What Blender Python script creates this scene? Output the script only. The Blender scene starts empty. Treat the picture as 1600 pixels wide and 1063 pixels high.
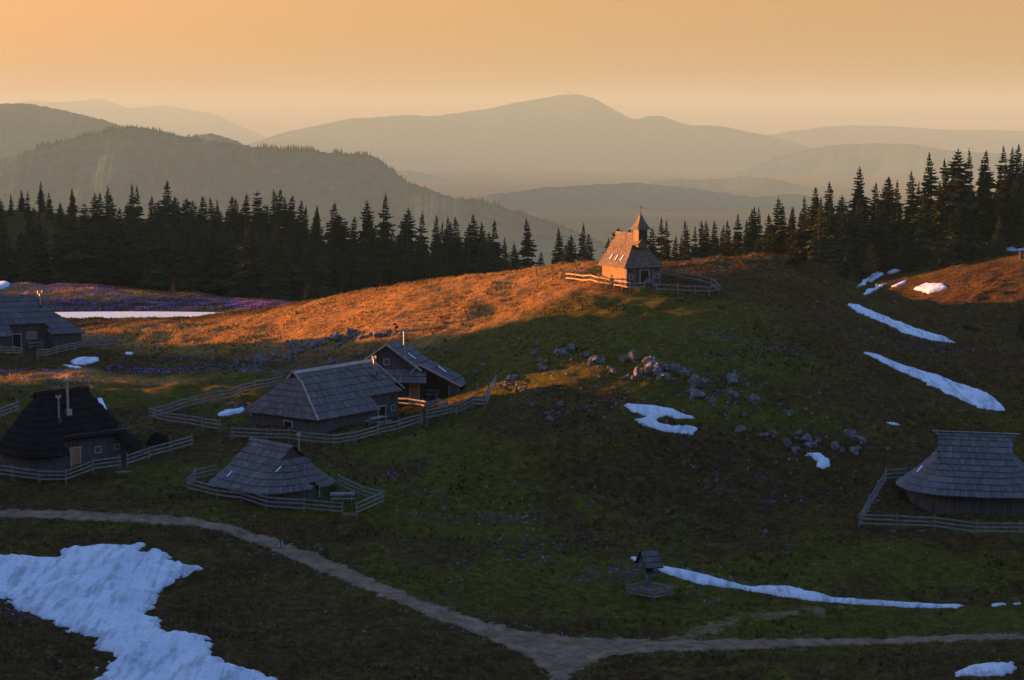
import bpy, bmesh, math, random
import numpy as np
from mathutils import Vector, Matrix
R = math.radians
SC = bpy.context.scene
COL = SC.collection

# ------------------------------------------------------------------ camera
F = 2900.0                       # focal length in photo pixels (photo 1600 wide)
PITCH = math.atan((531.5 - 200.0) / F)
cd = bpy.data.cameras.new('camera'); cam = bpy.data.objects.new('camera', cd); COL.objects.link(cam)
cd.sensor_width = 36.0; cd.lens = 36.0 * F / 1600.0
cd.clip_start = 0.5; cd.clip_end = 80000
cam.location = (0, 0, 0); cam.rotation_euler = (R(90) - PITCH, 0, 0)
SC.camera = cam

# ------------------------------------------------------------------ world, sun, exposure
SUN_AZ = R(20)                   # the sun stands to the left and a little ahead of the viewer
SUN_EL = R(4.6)
SD = Vector((-math.cos(SUN_AZ) * math.cos(SUN_EL), math.sin(SUN_AZ) * math.cos(SUN_EL), math.sin(SUN_EL)))
w = bpy.data.worlds.new('World'); SC.world = w; w.use_nodes = True
nt = w.node_tree; nt.nodes.clear()
wo = nt.nodes.new('ShaderNodeOutputWorld'); bg = nt.nodes.new('ShaderNodeBackground')
sky = nt.nodes.new('ShaderNodeTexSky'); sky.sky_type = 'NISHITA'; sky.sun_disc = False
sky.sun_elevation = SUN_EL; sky.sun_rotation = math.atan2(SD.x, SD.y)
sky.altitude = 1600; sky.air_density = 1.0; sky.dust_density = 3.0; sky.ozone_density = 2.5
tc = nt.nodes.new('ShaderNodeTexCoord'); sp = nt.nodes.new('ShaderNodeSeparateXYZ')
rmp = nt.nodes.new('ShaderNodeValToRGB')          # dusty evening air: the low sky is warmer than the clear zenith
el = rmp.color_ramp.elements
el[0].position = 0.0; el[0].color = (0.21, 0.092, 0.010, 1)
el[1].position = 0.55; el[1].color = (0.70, 0.77, 1.03, 1)
e = el.new(0.10); e.color = (0.76, 0.24, 0.085, 1)
e = el.new(0.30); e.color = (0.46, 0.46, 0.50, 1)
mx = nt.nodes.new('ShaderNodeMix'); mx.data_type = 'RGBA'; mx.blend_type = 'MULTIPLY'; mx.inputs[0].default_value = 1.0
nt.links.new(tc.outputs['Generated'], sp.inputs[0]); nt.links.new(sp.outputs['Z'], rmp.inputs[0])
nt.links.new(sky.outputs[0], mx.inputs[6]); nt.links.new(rmp.outputs[0], mx.inputs[7])
nt.links.new(mx.outputs[2], bg.inputs[0]); nt.links.new(bg.outputs[0], wo.inputs[0])
bg.inputs[1].default_value = 0.15
ld = bpy.data.lights.new('sun', 'SUN'); sun = bpy.data.objects.new('sun', ld); COL.objects.link(sun)
ld.energy = 5.0; ld.angle = R(0.6); ld.color = (1.0, 0.42, 0.115)
sun.rotation_euler = SD.to_track_quat('Z', 'Y').to_euler(); sun.location = (-60, 60, 60)
SC.view_settings.view_transform = 'Standard'; SC.view_settings.look = 'None'
SC.view_settings.gamma = 1; SC.view_settings.use_curve_mapping = False
SC.view_settings.exposure = 2.5
SC.cycles.use_denoising = True
SC.cycles.volume_bounces = 0

# ------------------------------------------------------------------ numeric helpers
cp, sp_ = math.cos(PITCH), math.sin(PITCH)
def ray(px, py):
    dx = (px - 800.0) / F; dv = (531.5 - py) / F
    y = cp + dv * sp_; z = -sp_ + dv * cp
    return dx / y, z / y          # per metre of Y: (X, Z)
def at(px, py, D):
    a, b = ray(px, py); return Vector((a * D, D, b * D))
def pxm(D): return F / D          # photo pixels per metre at distance D

def lattice(ix, iy, seed):
    ix = ix.astype(np.int64); iy = iy.astype(np.int64)
    h = (ix * 374761393 + iy * 668265263 + seed * 2147483647) & 0xffffffff
    h = ((h ^ (h >> 13)) * 1274126177) & 0xffffffff
    h = (h ^ (h >> 16)) & 0xffffffff
    return h / 4294967295.0
def vnoise(x, y, seed=0):
    x = np.asarray(x, float); y = np.asarray(y, float)
    ix = np.floor(x); iy = np.floor(y); fx = x - ix; fy = y - iy
    fx = fx * fx * fx * (fx * (fx * 6 - 15) + 10); fy = fy * fy * fy * (fy * (fy * 6 - 15) + 10)
    a = lattice(ix, iy, seed); b = lattice(ix + 1, iy, seed); c = lattice(ix, iy + 1, seed); d = lattice(ix + 1, iy + 1, seed)
    return (a + (b - a) * fx) + ((c + (d - c) * fx) - (a + (b - a) * fx)) * fy - 0.5
def fbm(x, y, seed=0, oct=4, gain=0.5):
    t = 0; a = 1.0; f = 1.0
    for k in range(oct):
        t = t + a * vnoise(x * f + 17.3 * k, y * f - 9.1 * k, seed + k); a *= gain; f *= 2.03
    return t
def sstep(a, b, x):
    t = np.clip((np.asarray(x, float) - a) / (b - a), 0, 1); return t * t * (3 - 2 * t)

# ------------------------------------------------------------------ the lie of the land
CP = """0 1063 104;200 1063 106;400 1063 108;800 1063 108;1200 1063 108;1600 1063 106
0 950 119;400 950 121;800 950 122;1200 940 126;1600 950 125;0 860 132;300 870 132
0 810 141;300 800 141.5;100 745 150;450 790 143;540 690 159;362 686 158.5;690 630 174;700 560 186;620 520 198
1600 850 137;1400 860 136
380 492 236;480 470 232;600 448 226;750 430 219;860 418 213
990 452 195;940 444 198;930 413 208;1040 417 208;1120 457 195;1150 404 214;1250 403 216;1300 432 212
1345 470 205;1400 505 195;1500 535 188;1600 558 184
1600 400 243;1360 452 250;1500 460 224;1600 520 209;1500 500 212;1600 350 280;1420 420 262;1440 480 228
990 480 187;950 530 177;1000 580 168;1000 650 158;1100 600 166;1200 560 175;1300 600 170;1450 590 176
1280 720 155;1200 780 148;1500 810 143;1500 640 165;1600 700 158;1000 800 143;1000 900 131;1000 960 124
700 800 144;700 700 155;800 640 163;800 560 178;700 600 180;860 480 193;790 490 196;600 490 206;450 520 212
250 650 168;100 650 168;0 650 170;200 605 182;0 605 182;0 580 190;200 580 190;370 578 190;460 560 197
150 562 204;60 550 211;300 545 214;130 530 222;300 510 228;-60 540 216
100 501 245;240 499 246;360 490 243;-60 500 246
100 445 290;250 456 290;400 471 282;450 480 272;-60 448 292;0 470 275;250 478 272"""
WP = [(-75,257,-27.4),(-62,256,-27.6),(-48,255,-27.6),(-40,256,-27.0),(-30,320,-31),(-75,320,-30),(10,320,-30),(60,320,-22),
 (-84,390,-18.8),(-110,390,-17),(-70,360,-25.0),(-55,380,-21),(-20,370,-30),(20,400,-33),(80,330,-16),(110,330,-11),(115,280,-13),(60,265,-20.5),(35,250,-24),(25,236,-21.8),
 (0,240,-23),(0,290,-29),(40,300,-24),(90,380,-19),(-110,300,-29),(-110,250,-26),(-110,200,-25),(-100,150,-27),(-100,110,-30),
 (80,110,-33),(90,150,-28),(105,200,-23),(110,240,-20.5),(-100,420,-24),(0,430,-40),(100,430,-32),(-60,95,-33.6),(0,90,-33.6),(60,90,-33.6)]
pts = []
for s in CP.replace('\n', ';').split(';'):
    a, b, d = map(float, s.split()); v = at(a, b, d); pts.append((v.x, v.y, v.z))
pts += WP
P = np.array(pts); SX = 50.0
def _phi(r2): return 0.5 * r2 * np.log(np.maximum(r2, 1e-12))
n = len(P); A = np.zeros((n + 3, n + 3)); Q = P[:, :2] / SX
A[:n, :n] = _phi(((Q[:, None] - Q[None]) ** 2).sum(2)) + np.eye(n) * 0.0006
A[:n, n] = 1; A[:n, n + 1:] = Q; A[n, :n] = 1; A[n + 1:, :n] = Q.T
W = np.linalg.solve(A, np.concatenate([P[:, 2], [0, 0, 0]]))
def rbf(x, y):
    sh = x.shape; x = x.ravel() / SX; y = y.ravel() / SX; out = np.full(x.shape, W[n]) + W[n + 1] * x + W[n + 2] * y
    for i in range(n): out += W[i] * _phi((x - Q[i, 0]) ** 2 + (y - Q[i, 1]) ** 2)
    return out.reshape(sh)
SH = np.array([SD.x, SD.y]) / math.hypot(SD.x, SD.y); SN = np.array([-SH[1], SH[0]]); SN = SN if SN[1] > 0 else -SN
SHADE_CREST = [(-300, 12), (60, 9), (145, 4), (152.5, 1), (154.5, -17), (161.5, -17.5), (164.5, -1), (177, 1), (181, -12), (190, -14), (205, -17), (230, -20), (262, -19.5), (274, -8), (285, 17), (420, 22), (700, 12)]  # crest heights of the unseen hill
def height(x, y):
    xc = np.clip(x, -112, 118); yc = np.clip(y, 92, 430)
    core = rbf(xc, yc)
    # knolls and hummocks of the pasture
    rough = 1.0 + 0.9 * sstep(20, 60, x) * sstep(150, 180, y) * (1 - sstep(225, 240, y))
    lake = np.exp(-((x + 58) / 24) ** 2 - ((y - 256) / 9) ** 2)
    core = core + (0.55 * fbm(x / 11, y / 11, 3, 3) + 0.42 * fbm(x / 2.6, y / 2.6, 7, 3)) * rough * (1 - lake) + 0.15 * fbm((x + .4 * y) / 5.0, (y - .2 * x) / 1.1, 43, 2) * (1 - lake)
    # behind the viewer the hillside rises to the viewpoint
    back = -33.6 + np.clip(92 - y, 0, 400) * 0.345
    h = np.where(y < 92, core * 0 + back + (core + 33.6) * np.exp(-(92 - y) / 25.0), core)
    # beyond the alp the ground falls to the valley
    far = np.clip(y - 430, 0, 1e5)
    h = h - 0.16 * far + 2.0 * fbm(x / 60, y / 60, 11, 3) * sstep(430, 520, y)
    dx = np.clip(np.abs(x) - 400, 0, 1e5)
    h = h - 0.15 * dx
    h = np.maximum(h, -348 + 6 * fbm(x / 900, y / 900, 5, 3) + 0.0 * h)
    # unseen bare hill left of the picture, crest and notch shaped to block the sun
    a = x * SH[0] + y * SH[1]; v = x * SN[0] + y * SN[1]
    hb = np.interp(v, [q[0] for q in SHADE_CREST], [q[1] for q in SHADE_CREST]) + 1.2 * fbm(v / 14, a / 60, 21, 2) + 1.2 * vnoise(v / 3, a * 0, 23)
    g = np.exp(-((a - 262) / 52) ** 2) * sstep(-0.28, -0.36, x / np.maximum(y, 40))
    g = g * sstep(-20, 40, -x)
    return h + np.maximum(hb - h, 0) * g

def axis(lo, hi, step, left, right, grow=1.07):
    c = list(np.arange(lo, hi + step / 2, step)); s = step; l = []; q = lo
    while q > left: s *= grow; s = min(s, 2500); q -= s; l.append(q)
    s = step; r = []; q = hi
    while q < right: s *= grow; s = min(s, 2500); q += s; r.append(q)
    return np.array(l[::-1] + c + r)
GX = axis(-84, 92, 0.45, -26000, 26000); GY = axis(100, 300, 0.45, -1500, 27500)
XX, YY = np.meshgrid(GX, GY); ZZ = height(XX, YY)
def ground(x, y):
    x = np.asarray(x, float); y = np.asarray(y, float)
    i = np.clip(np.searchsorted(GX, x) - 1, 0, len(GX) - 2); j = np.clip(np.searchsorted(GY, y) - 1, 0, len(GY) - 2)
    fx = (x - GX[i]) / (GX[i + 1] - GX[i]); fy = (y - GY[j]) / (GY[j + 1] - GY[j])
    return (ZZ[j, i] * (1 - fx) * (1 - fy) + ZZ[j, i + 1] * fx * (1 - fy) + ZZ[j + 1, i] * (1 - fx) * fy + ZZ[j + 1, i + 1] * fx * fy)
YS = np.concatenate([np.arange(92, 300, 0.2), np.arange(300, 460, 0.8)])
def hit(px, py, lo=92, hi=460):
    """point of the ground seen at a photo pixel"""
    a, b = ray(px, py); ys = YS[(YS >= lo) & (YS <= hi)]
    d = b * ys - ground(a * ys, ys); k = np.argmax(d < 0)
    if not (d < 0).any(): k = len(ys) - 1
    if k > 0:
        t = d[k - 1] / max(d[k - 1] - d[k], 1e-9); y = ys[k - 1] + (ys[k] - ys[k - 1]) * min(t, 1)
    else: y = ys[0]
    return Vector((a * y, y, float(ground(a * y, y))))

# ------------------------------------------------------------------ mesh helpers
def mesh_np(name, co, faces, mat=None, smooth=False, uv=None, parent=None, cols=None):
    """faces: (n,k) int array or list of tuples"""
    me = bpy.data.meshes.new(name)
    co = np.asarray(co, np.float32)
    if isinstance(faces, np.ndarray):
        k = faces.shape[1]; m = len(faces)
        me.vertices.add(len(co)); me.vertices.foreach_set('co', co.ravel())
        me.loops.add(m * k); me.loops.foreach_set('vertex_index', faces.ravel().astype(np.int32))
        me.polygons.add(m); me.polygons.foreach_set('loop_start', np.arange(0, m * k, k, dtype=np.int32))
        try: me.polygons.foreach_set('loop_total', np.full(m, k, np.int32))
        except Exception: pass
    else:
        me.from_pydata([tuple(map(float, c)) for c in co], [], faces)
    me.update(); 
    if uv is not None:
        l = me.uv_layers.new(name='UVMap'); l.data.foreach_set('uv', np.asarray(uv, np.float32).ravel())
    if cols is not None:
        for nm, arr in cols.items():
            at_ = me.color_attributes.new(nm, 'FLOAT_COLOR', 'POINT'); at_.data.foreach_set('color', np.asarray(arr, np.float32).ravel())
    if smooth: me.polygons.foreach_set('use_smooth', [True] * len(me.polygons))
    if mat: me.materials.append(mat)
    me.validate()
    o = bpy.data.objects.new(name, me); COL.objects.link(o)
    if parent: o.parent = parent
    return o
def tag(o, label=None, cat=None, group=None, kind=None):
    if label: o['label'] = label
    if cat: o['category'] = cat
    if group: o['group'] = group
    if kind: o['kind'] = kind
    return o
def empty(name, loc, rz=0, label=None, cat=None, group=None):
    o = bpy.data.objects.new(name, None); COL.objects.link(o); o.location = loc; o.rotation_euler = (0, 0, rz)
    o.empty_display_size = 0.3
    return tag(o, label, cat, group)

# ------------------------------------------------------------------ materials
def newmat(name, base=(.5, .5, .5), rough=0.9, spec=0.3):
    m = bpy.data.materials.new(name); m.use_nodes = True; N = m.node_tree.nodes; L = m.node_tree.links
    b = N['Principled BSDF']; b.inputs['Base Color'].default_value = (*base, 1); b.inputs['Roughness'].default_value = rough
    b.inputs['Specular IOR Level'].default_value = spec
    return m, N, L, b
def nz(N, L, scale, detail=6, rough=0.6, coord=None, vec=None, dist=0.0):
    t = N.new('ShaderNodeTexNoise'); t.inputs['Scale'].default_value = scale; t.inputs['Detail'].default_value = detail
    t.inputs['Roughness'].default_value = rough; t.inputs['Distortion'].default_value = dist
    if vec is None:
        c = N.new('ShaderNodeTexCoord'); vec = c.outputs[coord or 'Object']
    L.new(vec, t.inputs['Vector']); return t
def ramp(N, L, src, stops):
    r = N.new('ShaderNodeValToRGB'); E = r.color_ramp.elements
    E[0].position = stops[0][0]; E[0].color = (*stops[0][1], 1); E[1].position = stops[-1][0]; E[1].color = (*stops[-1][1], 1)
    for p, c in stops[1:-1]: q = E.new(p); q.color = (*c, 1)
    L.new(src, r.inputs[0]); return r
def mixc(N, L, fac, a, b, mode='MIX'):
    x = N.new('ShaderNodeMix'); x.data_type = 'RGBA'; x.blend_type = mode
    for s, v in ((0, fac), (6, a), (7, b)):
        if hasattr(v, 'is_output') or hasattr(v, 'links'): L.new(v, x.inputs[s])
        elif s == 0: x.inputs[0].default_value = v
        else: x.inputs[s].default_value = (*v, 1)
    return x.outputs[2]
def bump(N, L, b, src, strength, dist):
    u = N.new('ShaderNodeBump'); u.inputs['Strength'].default_value = strength; u.inputs['Distance'].default_value = dist
    L.new(src, u.inputs['Height']); L.new(u.outputs[0], b.inputs['Normal']); return u
def grey(v): return (v, v, v)
# ------------------------------------------------------------------ ground material and mesh
def zone(px, py, rx, ry=None):
    """ellipse of ground round a photo pixel: centre in world, radii in metres"""
    p = hit(px, py); return p.x, p.y, rx, ry or rx
def blob(x, y, zs):
    m = np.zeros(x.shape)
    wx = x + 5 * fbm(x / 9, y / 9, 31, 3); wy = y + 5 * fbm(x / 9, y / 9, 37, 3)
    for (cx, cy, rx, ry) in zs:
        m = np.maximum(m, 1 - sstep(0.55, 1.15, np.sqrt(((wx - cx) / rx) ** 2 + ((wy - cy) / ry) ** 2)))
    return m
GREEN = [zone(200, 615, 22, 9), zone(60, 620, 20, 10), zone(360, 595, 13, 5), zone(640, 760, 9, 16), zone(900, 500, 20, 10), zone(1000, 540, 22, 12),
         zone(700, 850, 10, 9), zone(640, 700, 8, 9), zone(1050, 490, 16, 6), zone(900, 920, 16, 7), zone(330, 720, 7, 5), zone(250, 770, 10, 4), zone(560, 950, 9, 5),
         zone(1300, 970, 22, 4), zone(1100, 960, 12, 4), zone(700, 545, 8, 8), zone(1350, 880, 14, 5), zone(560, 790, 8, 5), zone(1200, 640, 14, 6)]
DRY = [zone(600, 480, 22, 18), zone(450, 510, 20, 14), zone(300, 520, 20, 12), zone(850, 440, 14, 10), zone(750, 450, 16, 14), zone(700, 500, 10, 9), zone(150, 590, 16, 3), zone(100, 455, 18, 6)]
BROWN = [zone(1500, 470, 26, 24), zone(450, 990, 14, 9), zone(600, 1020, 14, 7), zone(700, 880, 6, 5), zone(520, 840, 8, 4), zone(1150, 430, 16, 8), zone(1300, 500, 10, 12), zone(1450, 560, 14, 14), zone(1100, 740, 14, 8), zone(200, 560, 20, 8),
       zone(1400, 720, 14, 6), zone(300, 850, 14, 3), zone(1350, 620, 12, 7), zone(100, 780, 14, 3), zone(0, 1000, 8, 12), zone(600, 730, 5, 4), zone(330, 700, 8, 4)]
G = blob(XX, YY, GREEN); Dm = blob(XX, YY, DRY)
Bm = blob(XX, YY, BROWN)
mask = np.stack([G, Dm, Bm, np.ones_like(G)], -1).reshape(-1, 4)
m, N, L, b = newmat('pasture_ground', rough=1.0, spec=0.05)
va = N.new('ShaderNodeVertexColor'); va.layer_name = 'zones'; sx = N.new('ShaderNodeSeparateColor'); L.new(va.outputs[0], sx.inputs[0])
n1 = nz(N, L, 0.22, 8, 0.65); n2 = nz(N, L, 1.6, 6, 0.7); n3 = nz(N, L, 7.0, 4, 0.7)
earth = ramp(N, L, n2.outputs[0], [(0.3, (.022, .010, .003)), (0.5, (.070, .034, .009)), (0.72, (.15, .078, .020))])
grassc = ramp(N, L, n2.outputs[0], [(0.3, (.032, .025, .003)), (0.5, (.098, .080, .006)), (0.75, (.19, .15, .013))])
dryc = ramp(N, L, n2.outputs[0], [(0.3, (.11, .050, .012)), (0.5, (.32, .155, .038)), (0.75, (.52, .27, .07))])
f1 = ramp(N, L, n1.outputs[0], [(0.46, grey(0)), (0.66, grey(1))])
base = mixc(N, L, f1.outputs[0], earth.outputs[0], grassc.outputs[0])
gm = N.new('ShaderNodeMath'); gm.operation = 'MULTIPLY'; L.new(sx.outputs[0], gm.inputs[0]); gm.inputs[1].default_value = 0.7
c2 = mixc(N, L, gm.outputs[0], base, grassc.outputs[0])
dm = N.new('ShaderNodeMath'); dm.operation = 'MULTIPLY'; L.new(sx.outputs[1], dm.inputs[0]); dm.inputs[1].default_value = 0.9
bm_ = N.new('ShaderNodeMath'); bm_.operation = 'MULTIPLY'; L.new(sx.outputs[2], bm_.inputs[0]); bm_.inputs[1].default_value = 0.8
c2 = mixc(N, L, bm_.outputs[0], c2, earth.outputs[0])
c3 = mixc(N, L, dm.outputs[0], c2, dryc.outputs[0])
f3 = ramp(N, L, n3.outputs[0], [(0.3, grey(0.4)), (0.7, grey(1.3))])
c4 = mixc(N, L, 1.0, c3, f3.outputs[0], 'MULTIPLY')
L.new(c4, b.inputs['Base Color'])
nb = nz(N, L, 2.3, 8, 0.72); bump(N, L, b, nb.outputs[0], 0.9, 0.35)
M_ground = m
nx, ny = len(GX), len(GY)
idx = np.arange(nx * ny).reshape(ny, nx)
quads = np.stack([idx[:-1, :-1], idx[:-1, 1:], idx[1:, 1:], idx[1:, :-1]], -1).reshape(-1, 4)
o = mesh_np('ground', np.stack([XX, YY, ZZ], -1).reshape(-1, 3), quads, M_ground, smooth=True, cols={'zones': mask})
tag(o, kind='structure')

# ------------------------------------------------------------------ far mountains
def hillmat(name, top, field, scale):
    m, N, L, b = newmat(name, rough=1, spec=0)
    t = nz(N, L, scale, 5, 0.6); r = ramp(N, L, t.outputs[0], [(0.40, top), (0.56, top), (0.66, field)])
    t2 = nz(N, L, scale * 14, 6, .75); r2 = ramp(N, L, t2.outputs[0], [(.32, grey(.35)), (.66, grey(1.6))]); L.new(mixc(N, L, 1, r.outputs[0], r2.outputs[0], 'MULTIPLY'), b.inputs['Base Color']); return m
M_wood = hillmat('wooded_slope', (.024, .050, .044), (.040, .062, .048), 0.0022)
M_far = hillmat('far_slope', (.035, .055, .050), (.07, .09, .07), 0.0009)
def ridge(name, prof, D, mat, seed, rise=1.0, amp=1.0, ns=420, jag=0.5, run=1.1):
    px = np.array([p[0] for p in prof], float); py = np.array([p[1] for p in prof], float)
    s = np.linspace(px[0], px[-1], ns); 
    # smooth profile
    yy = np.interp(s, px, py); k = np.ones(9) / 9.0; yy = np.convolve(np.pad(yy, 4, 'edge'), k, 'valid')
    yy = yy + jag * 2.2 * fbm(s / 9.0, s * 0 + seed, seed, 4)
    dist = D * (1 + 0.05 * fbm(s / 260, s * 0, seed + 4, 2))
    rr = np.array([ray(a, b) for a, b in zip(s, yy)])
    X0 = rr[:, 0] * dist; Z0 = rr[:, 1] * dist
    floor = -356.0
    ts = np.concatenate([-np.linspace(1, 0, 22)[:-1] ** 1.25, np.linspace(0, 1, 12)])
    rows = []
    for t in ts:
        at_ = abs(t); drop = (Z0 - floor)
        spur = 1 + 0.32 * fbm(s / (46.0 * 6000 / D + 14), s * 0 + 0.35 * t, seed + 9, 3)
        prof_z = 1 - at_ ** 0.9
        z = floor + drop * np.clip(prof_z + 0.10 * at_ * (1 - at_) * 4 * fbm(s / (60.0 * 6000 / D + 14), s * 0 + t * 3.0, seed + 2, 4), 0, 1.0)
        yv = dist + np.sign(t) * at_ * (drop * run + 120) * spur
        # keep the sides' bearing so the slopes fan out from the crest
        rows.append(np.stack([X0 * (1 + 0.04 * t), yv, z], -1))
    co = np.array(rows); a, b2, _ = co.shape
    i = np.arange(a * b2).reshape(a, b2)
    q = np.stack([i[:-1, :-1], i[:-1, 1:], i[1:, 1:], i[1:, :-1]], -1).reshape(-1, 4)
    o = mesh_np(name, co.reshape(-1, 3), q, mat, smooth=True); tag(o, kind='structure')
    return s, X0, dist, Z0
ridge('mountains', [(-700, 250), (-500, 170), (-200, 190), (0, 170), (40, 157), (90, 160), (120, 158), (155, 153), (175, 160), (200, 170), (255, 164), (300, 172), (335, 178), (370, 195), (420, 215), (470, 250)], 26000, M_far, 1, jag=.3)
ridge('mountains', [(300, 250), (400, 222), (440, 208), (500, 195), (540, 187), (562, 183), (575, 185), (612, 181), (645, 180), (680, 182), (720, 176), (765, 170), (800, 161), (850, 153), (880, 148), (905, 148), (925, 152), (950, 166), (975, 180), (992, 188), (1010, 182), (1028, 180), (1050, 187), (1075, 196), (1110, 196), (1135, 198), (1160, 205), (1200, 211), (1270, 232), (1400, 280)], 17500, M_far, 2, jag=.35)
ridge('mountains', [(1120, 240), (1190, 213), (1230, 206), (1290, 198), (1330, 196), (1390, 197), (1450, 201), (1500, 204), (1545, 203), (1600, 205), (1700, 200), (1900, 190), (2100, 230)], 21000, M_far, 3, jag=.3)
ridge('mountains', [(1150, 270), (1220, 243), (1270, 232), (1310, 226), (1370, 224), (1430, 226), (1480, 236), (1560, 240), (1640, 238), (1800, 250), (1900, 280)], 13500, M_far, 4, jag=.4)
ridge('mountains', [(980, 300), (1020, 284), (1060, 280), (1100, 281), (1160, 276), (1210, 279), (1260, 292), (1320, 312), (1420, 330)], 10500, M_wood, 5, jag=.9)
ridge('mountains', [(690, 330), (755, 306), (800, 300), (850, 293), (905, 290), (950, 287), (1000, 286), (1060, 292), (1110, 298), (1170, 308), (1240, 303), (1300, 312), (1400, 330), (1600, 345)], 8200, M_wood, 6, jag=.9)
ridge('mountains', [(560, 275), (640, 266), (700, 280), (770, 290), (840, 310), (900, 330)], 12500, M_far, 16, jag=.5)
ridge('hills', [(-700, 200), (-300, 175), (-60, 168), (0, 161), (50, 163), (80, 168), (120, 178), (160, 187), (195, 198), (250, 215), (330, 235), (450, 260)], 7600, M_wood, 7, jag=1.0)
ridge('hills', [(280, 225), (300, 213), (325, 209), (345, 212), (370, 220), (430, 250)], 6600, M_wood, 12, jag=1.0)
c1 = ridge('hills', [(-500, 330), (-200, 290), (-60, 268), (0, 250), (60, 228), (120, 214), (180, 202), (210, 198), (250, 204), (280, 213), (320, 218), (370, 226), (410, 231), (470, 234), (520, 239), (570, 241), (590, 247), (610, 265), (635, 284), (680, 300), (710, 309), (760, 340), (800, 360)], 5200, M_wood, 8, ns=900, jag=1.2)
c2_ = ridge('hills', [(640, 300), (700, 309), (740, 312), (790, 325), (850, 343), (900, 362), (950, 382), (1030, 410)], 4600, M_wood, 9, ns=500, jag=1.0)
# spruces along those two crests: thousands, read as one mass
vs = []; fs = []; rnd = random.Random(4)
for (s, X0, dd, Z0), lo, hi, cnt in ((c1, 60, 760, 900), (c2_, 700, 960, 240)):
    for k in range(cnt):
        q = rnd.uniform(lo, hi); x = np.interp(q, s, X0) ; d = np.interp(q, s, dd); z = np.interp(q, s, Z0)
        dn = vnoise(np.array(q / 22.0), np.array(1.0), 5) + 0.5
        if rnd.random() > dn * 1.3: continue
        h = rnd.uniform(6, 15) * (0.5 + dn * .8); r = h * rnd.uniform(.2, .3); y = d + rnd.uniform(-25, 10); b0 = len(vs)
        for j in range(5):
            a = j * 1.2566; vs.append((x + r * math.cos(a), y + r * math.sin(a), z - 6))
        vs.append((x, y, z + h - 3))
        for j in range(5): fs.append((b0 + j, b0 + (j + 1) % 5, b0 + 5))
M_distwood, _, _, _ = newmat('distant_conifers', (.018, .026, .015), 1.0, 0)
o = mesh_np('distant_forest', vs, fs, M_distwood); tag(o, kind='stuff', label='tiny conifers along the crest of the hazy wooded ridge', cat='forest')
# transmitter mast on the highest far mountain
def tower():
    p = at(887, 148.0, 17450); t = empty('transmitter_tower', (p.x, p.y, p.z - 6), 0, 'tiny transmitter tower on the summit of the highest hazy mountain', 'tower')
    vs = []; fs = []
    prof = [(9, 0), (7, 20), (10, 22), (10, 30), (4, 34), (3, 56), (1.5, 68)]
    for r, z in prof:
        for j in range(8): a = j * math.pi / 4; vs.append((r * math.cos(a), r * math.sin(a), z))
    for i in range(len(prof) - 1):
        for j in range(8): fs.append((i * 8 + j, i * 8 + (j + 1) % 8, (i + 1) * 8 + (j + 1) % 8, (i + 1) * 8 + j))
    m, _, _, _ = newmat('tower_concrete', (.3, .3, .3))
    mesh_np('shaft', vs, fs, m, parent=t)
    vs = [(x * 14 + 30, y * 10, z) for z in (0, 11) for x, y in ((-1, -1), (1, -1), (1, 1), (-1, 1))]
    vs += [(16, 0, 15), (44, 0, 15)]
    mesh_np('station_building', vs, [(0, 1, 5, 4), (1, 2, 6, 5), (2, 3, 7, 6), (3, 0, 4, 7), (4, 5, 9, 8), (6, 7, 8, 9), (5, 6, 9), (7, 4, 8)], m, parent=t)
tower()

# ------------------------------------------------------------------ haze
hv = [(x, y, z) for z in (-372, 450) for x, y in ((-26500, -1900), (26500, -1900), (26500, 29500), (-26500, 29500))]
mh = bpy.data.materials.new('evening_haze'); mh.use_nodes = True; mh.node_tree.nodes.clear()
ho = mh.node_tree.nodes.new('ShaderNodeOutputMaterial'); pv = mh.node_tree.nodes.new('ShaderNodeVolumePrincipled')
pv.inputs['Color'].default_value = (0.24, 0.43, 0.41, 1); pv.inputs['Absorption Color'].default_value = (.35, .35, .35, 1); pv.inputs['Density'].default_value = 0.0001; pv.inputs['Anisotropy'].default_value = 0.0
mh.node_tree.links.new(pv.outputs[0], ho.inputs['Volume'])
o = mesh_np('haze', hv, [(3, 2, 1, 0), (4, 5, 6, 7), (0, 1, 5, 4), (1, 2, 6, 5), (2, 3, 7, 6), (3, 0, 4, 7)], mh); tag(o, kind='stuff')
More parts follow.
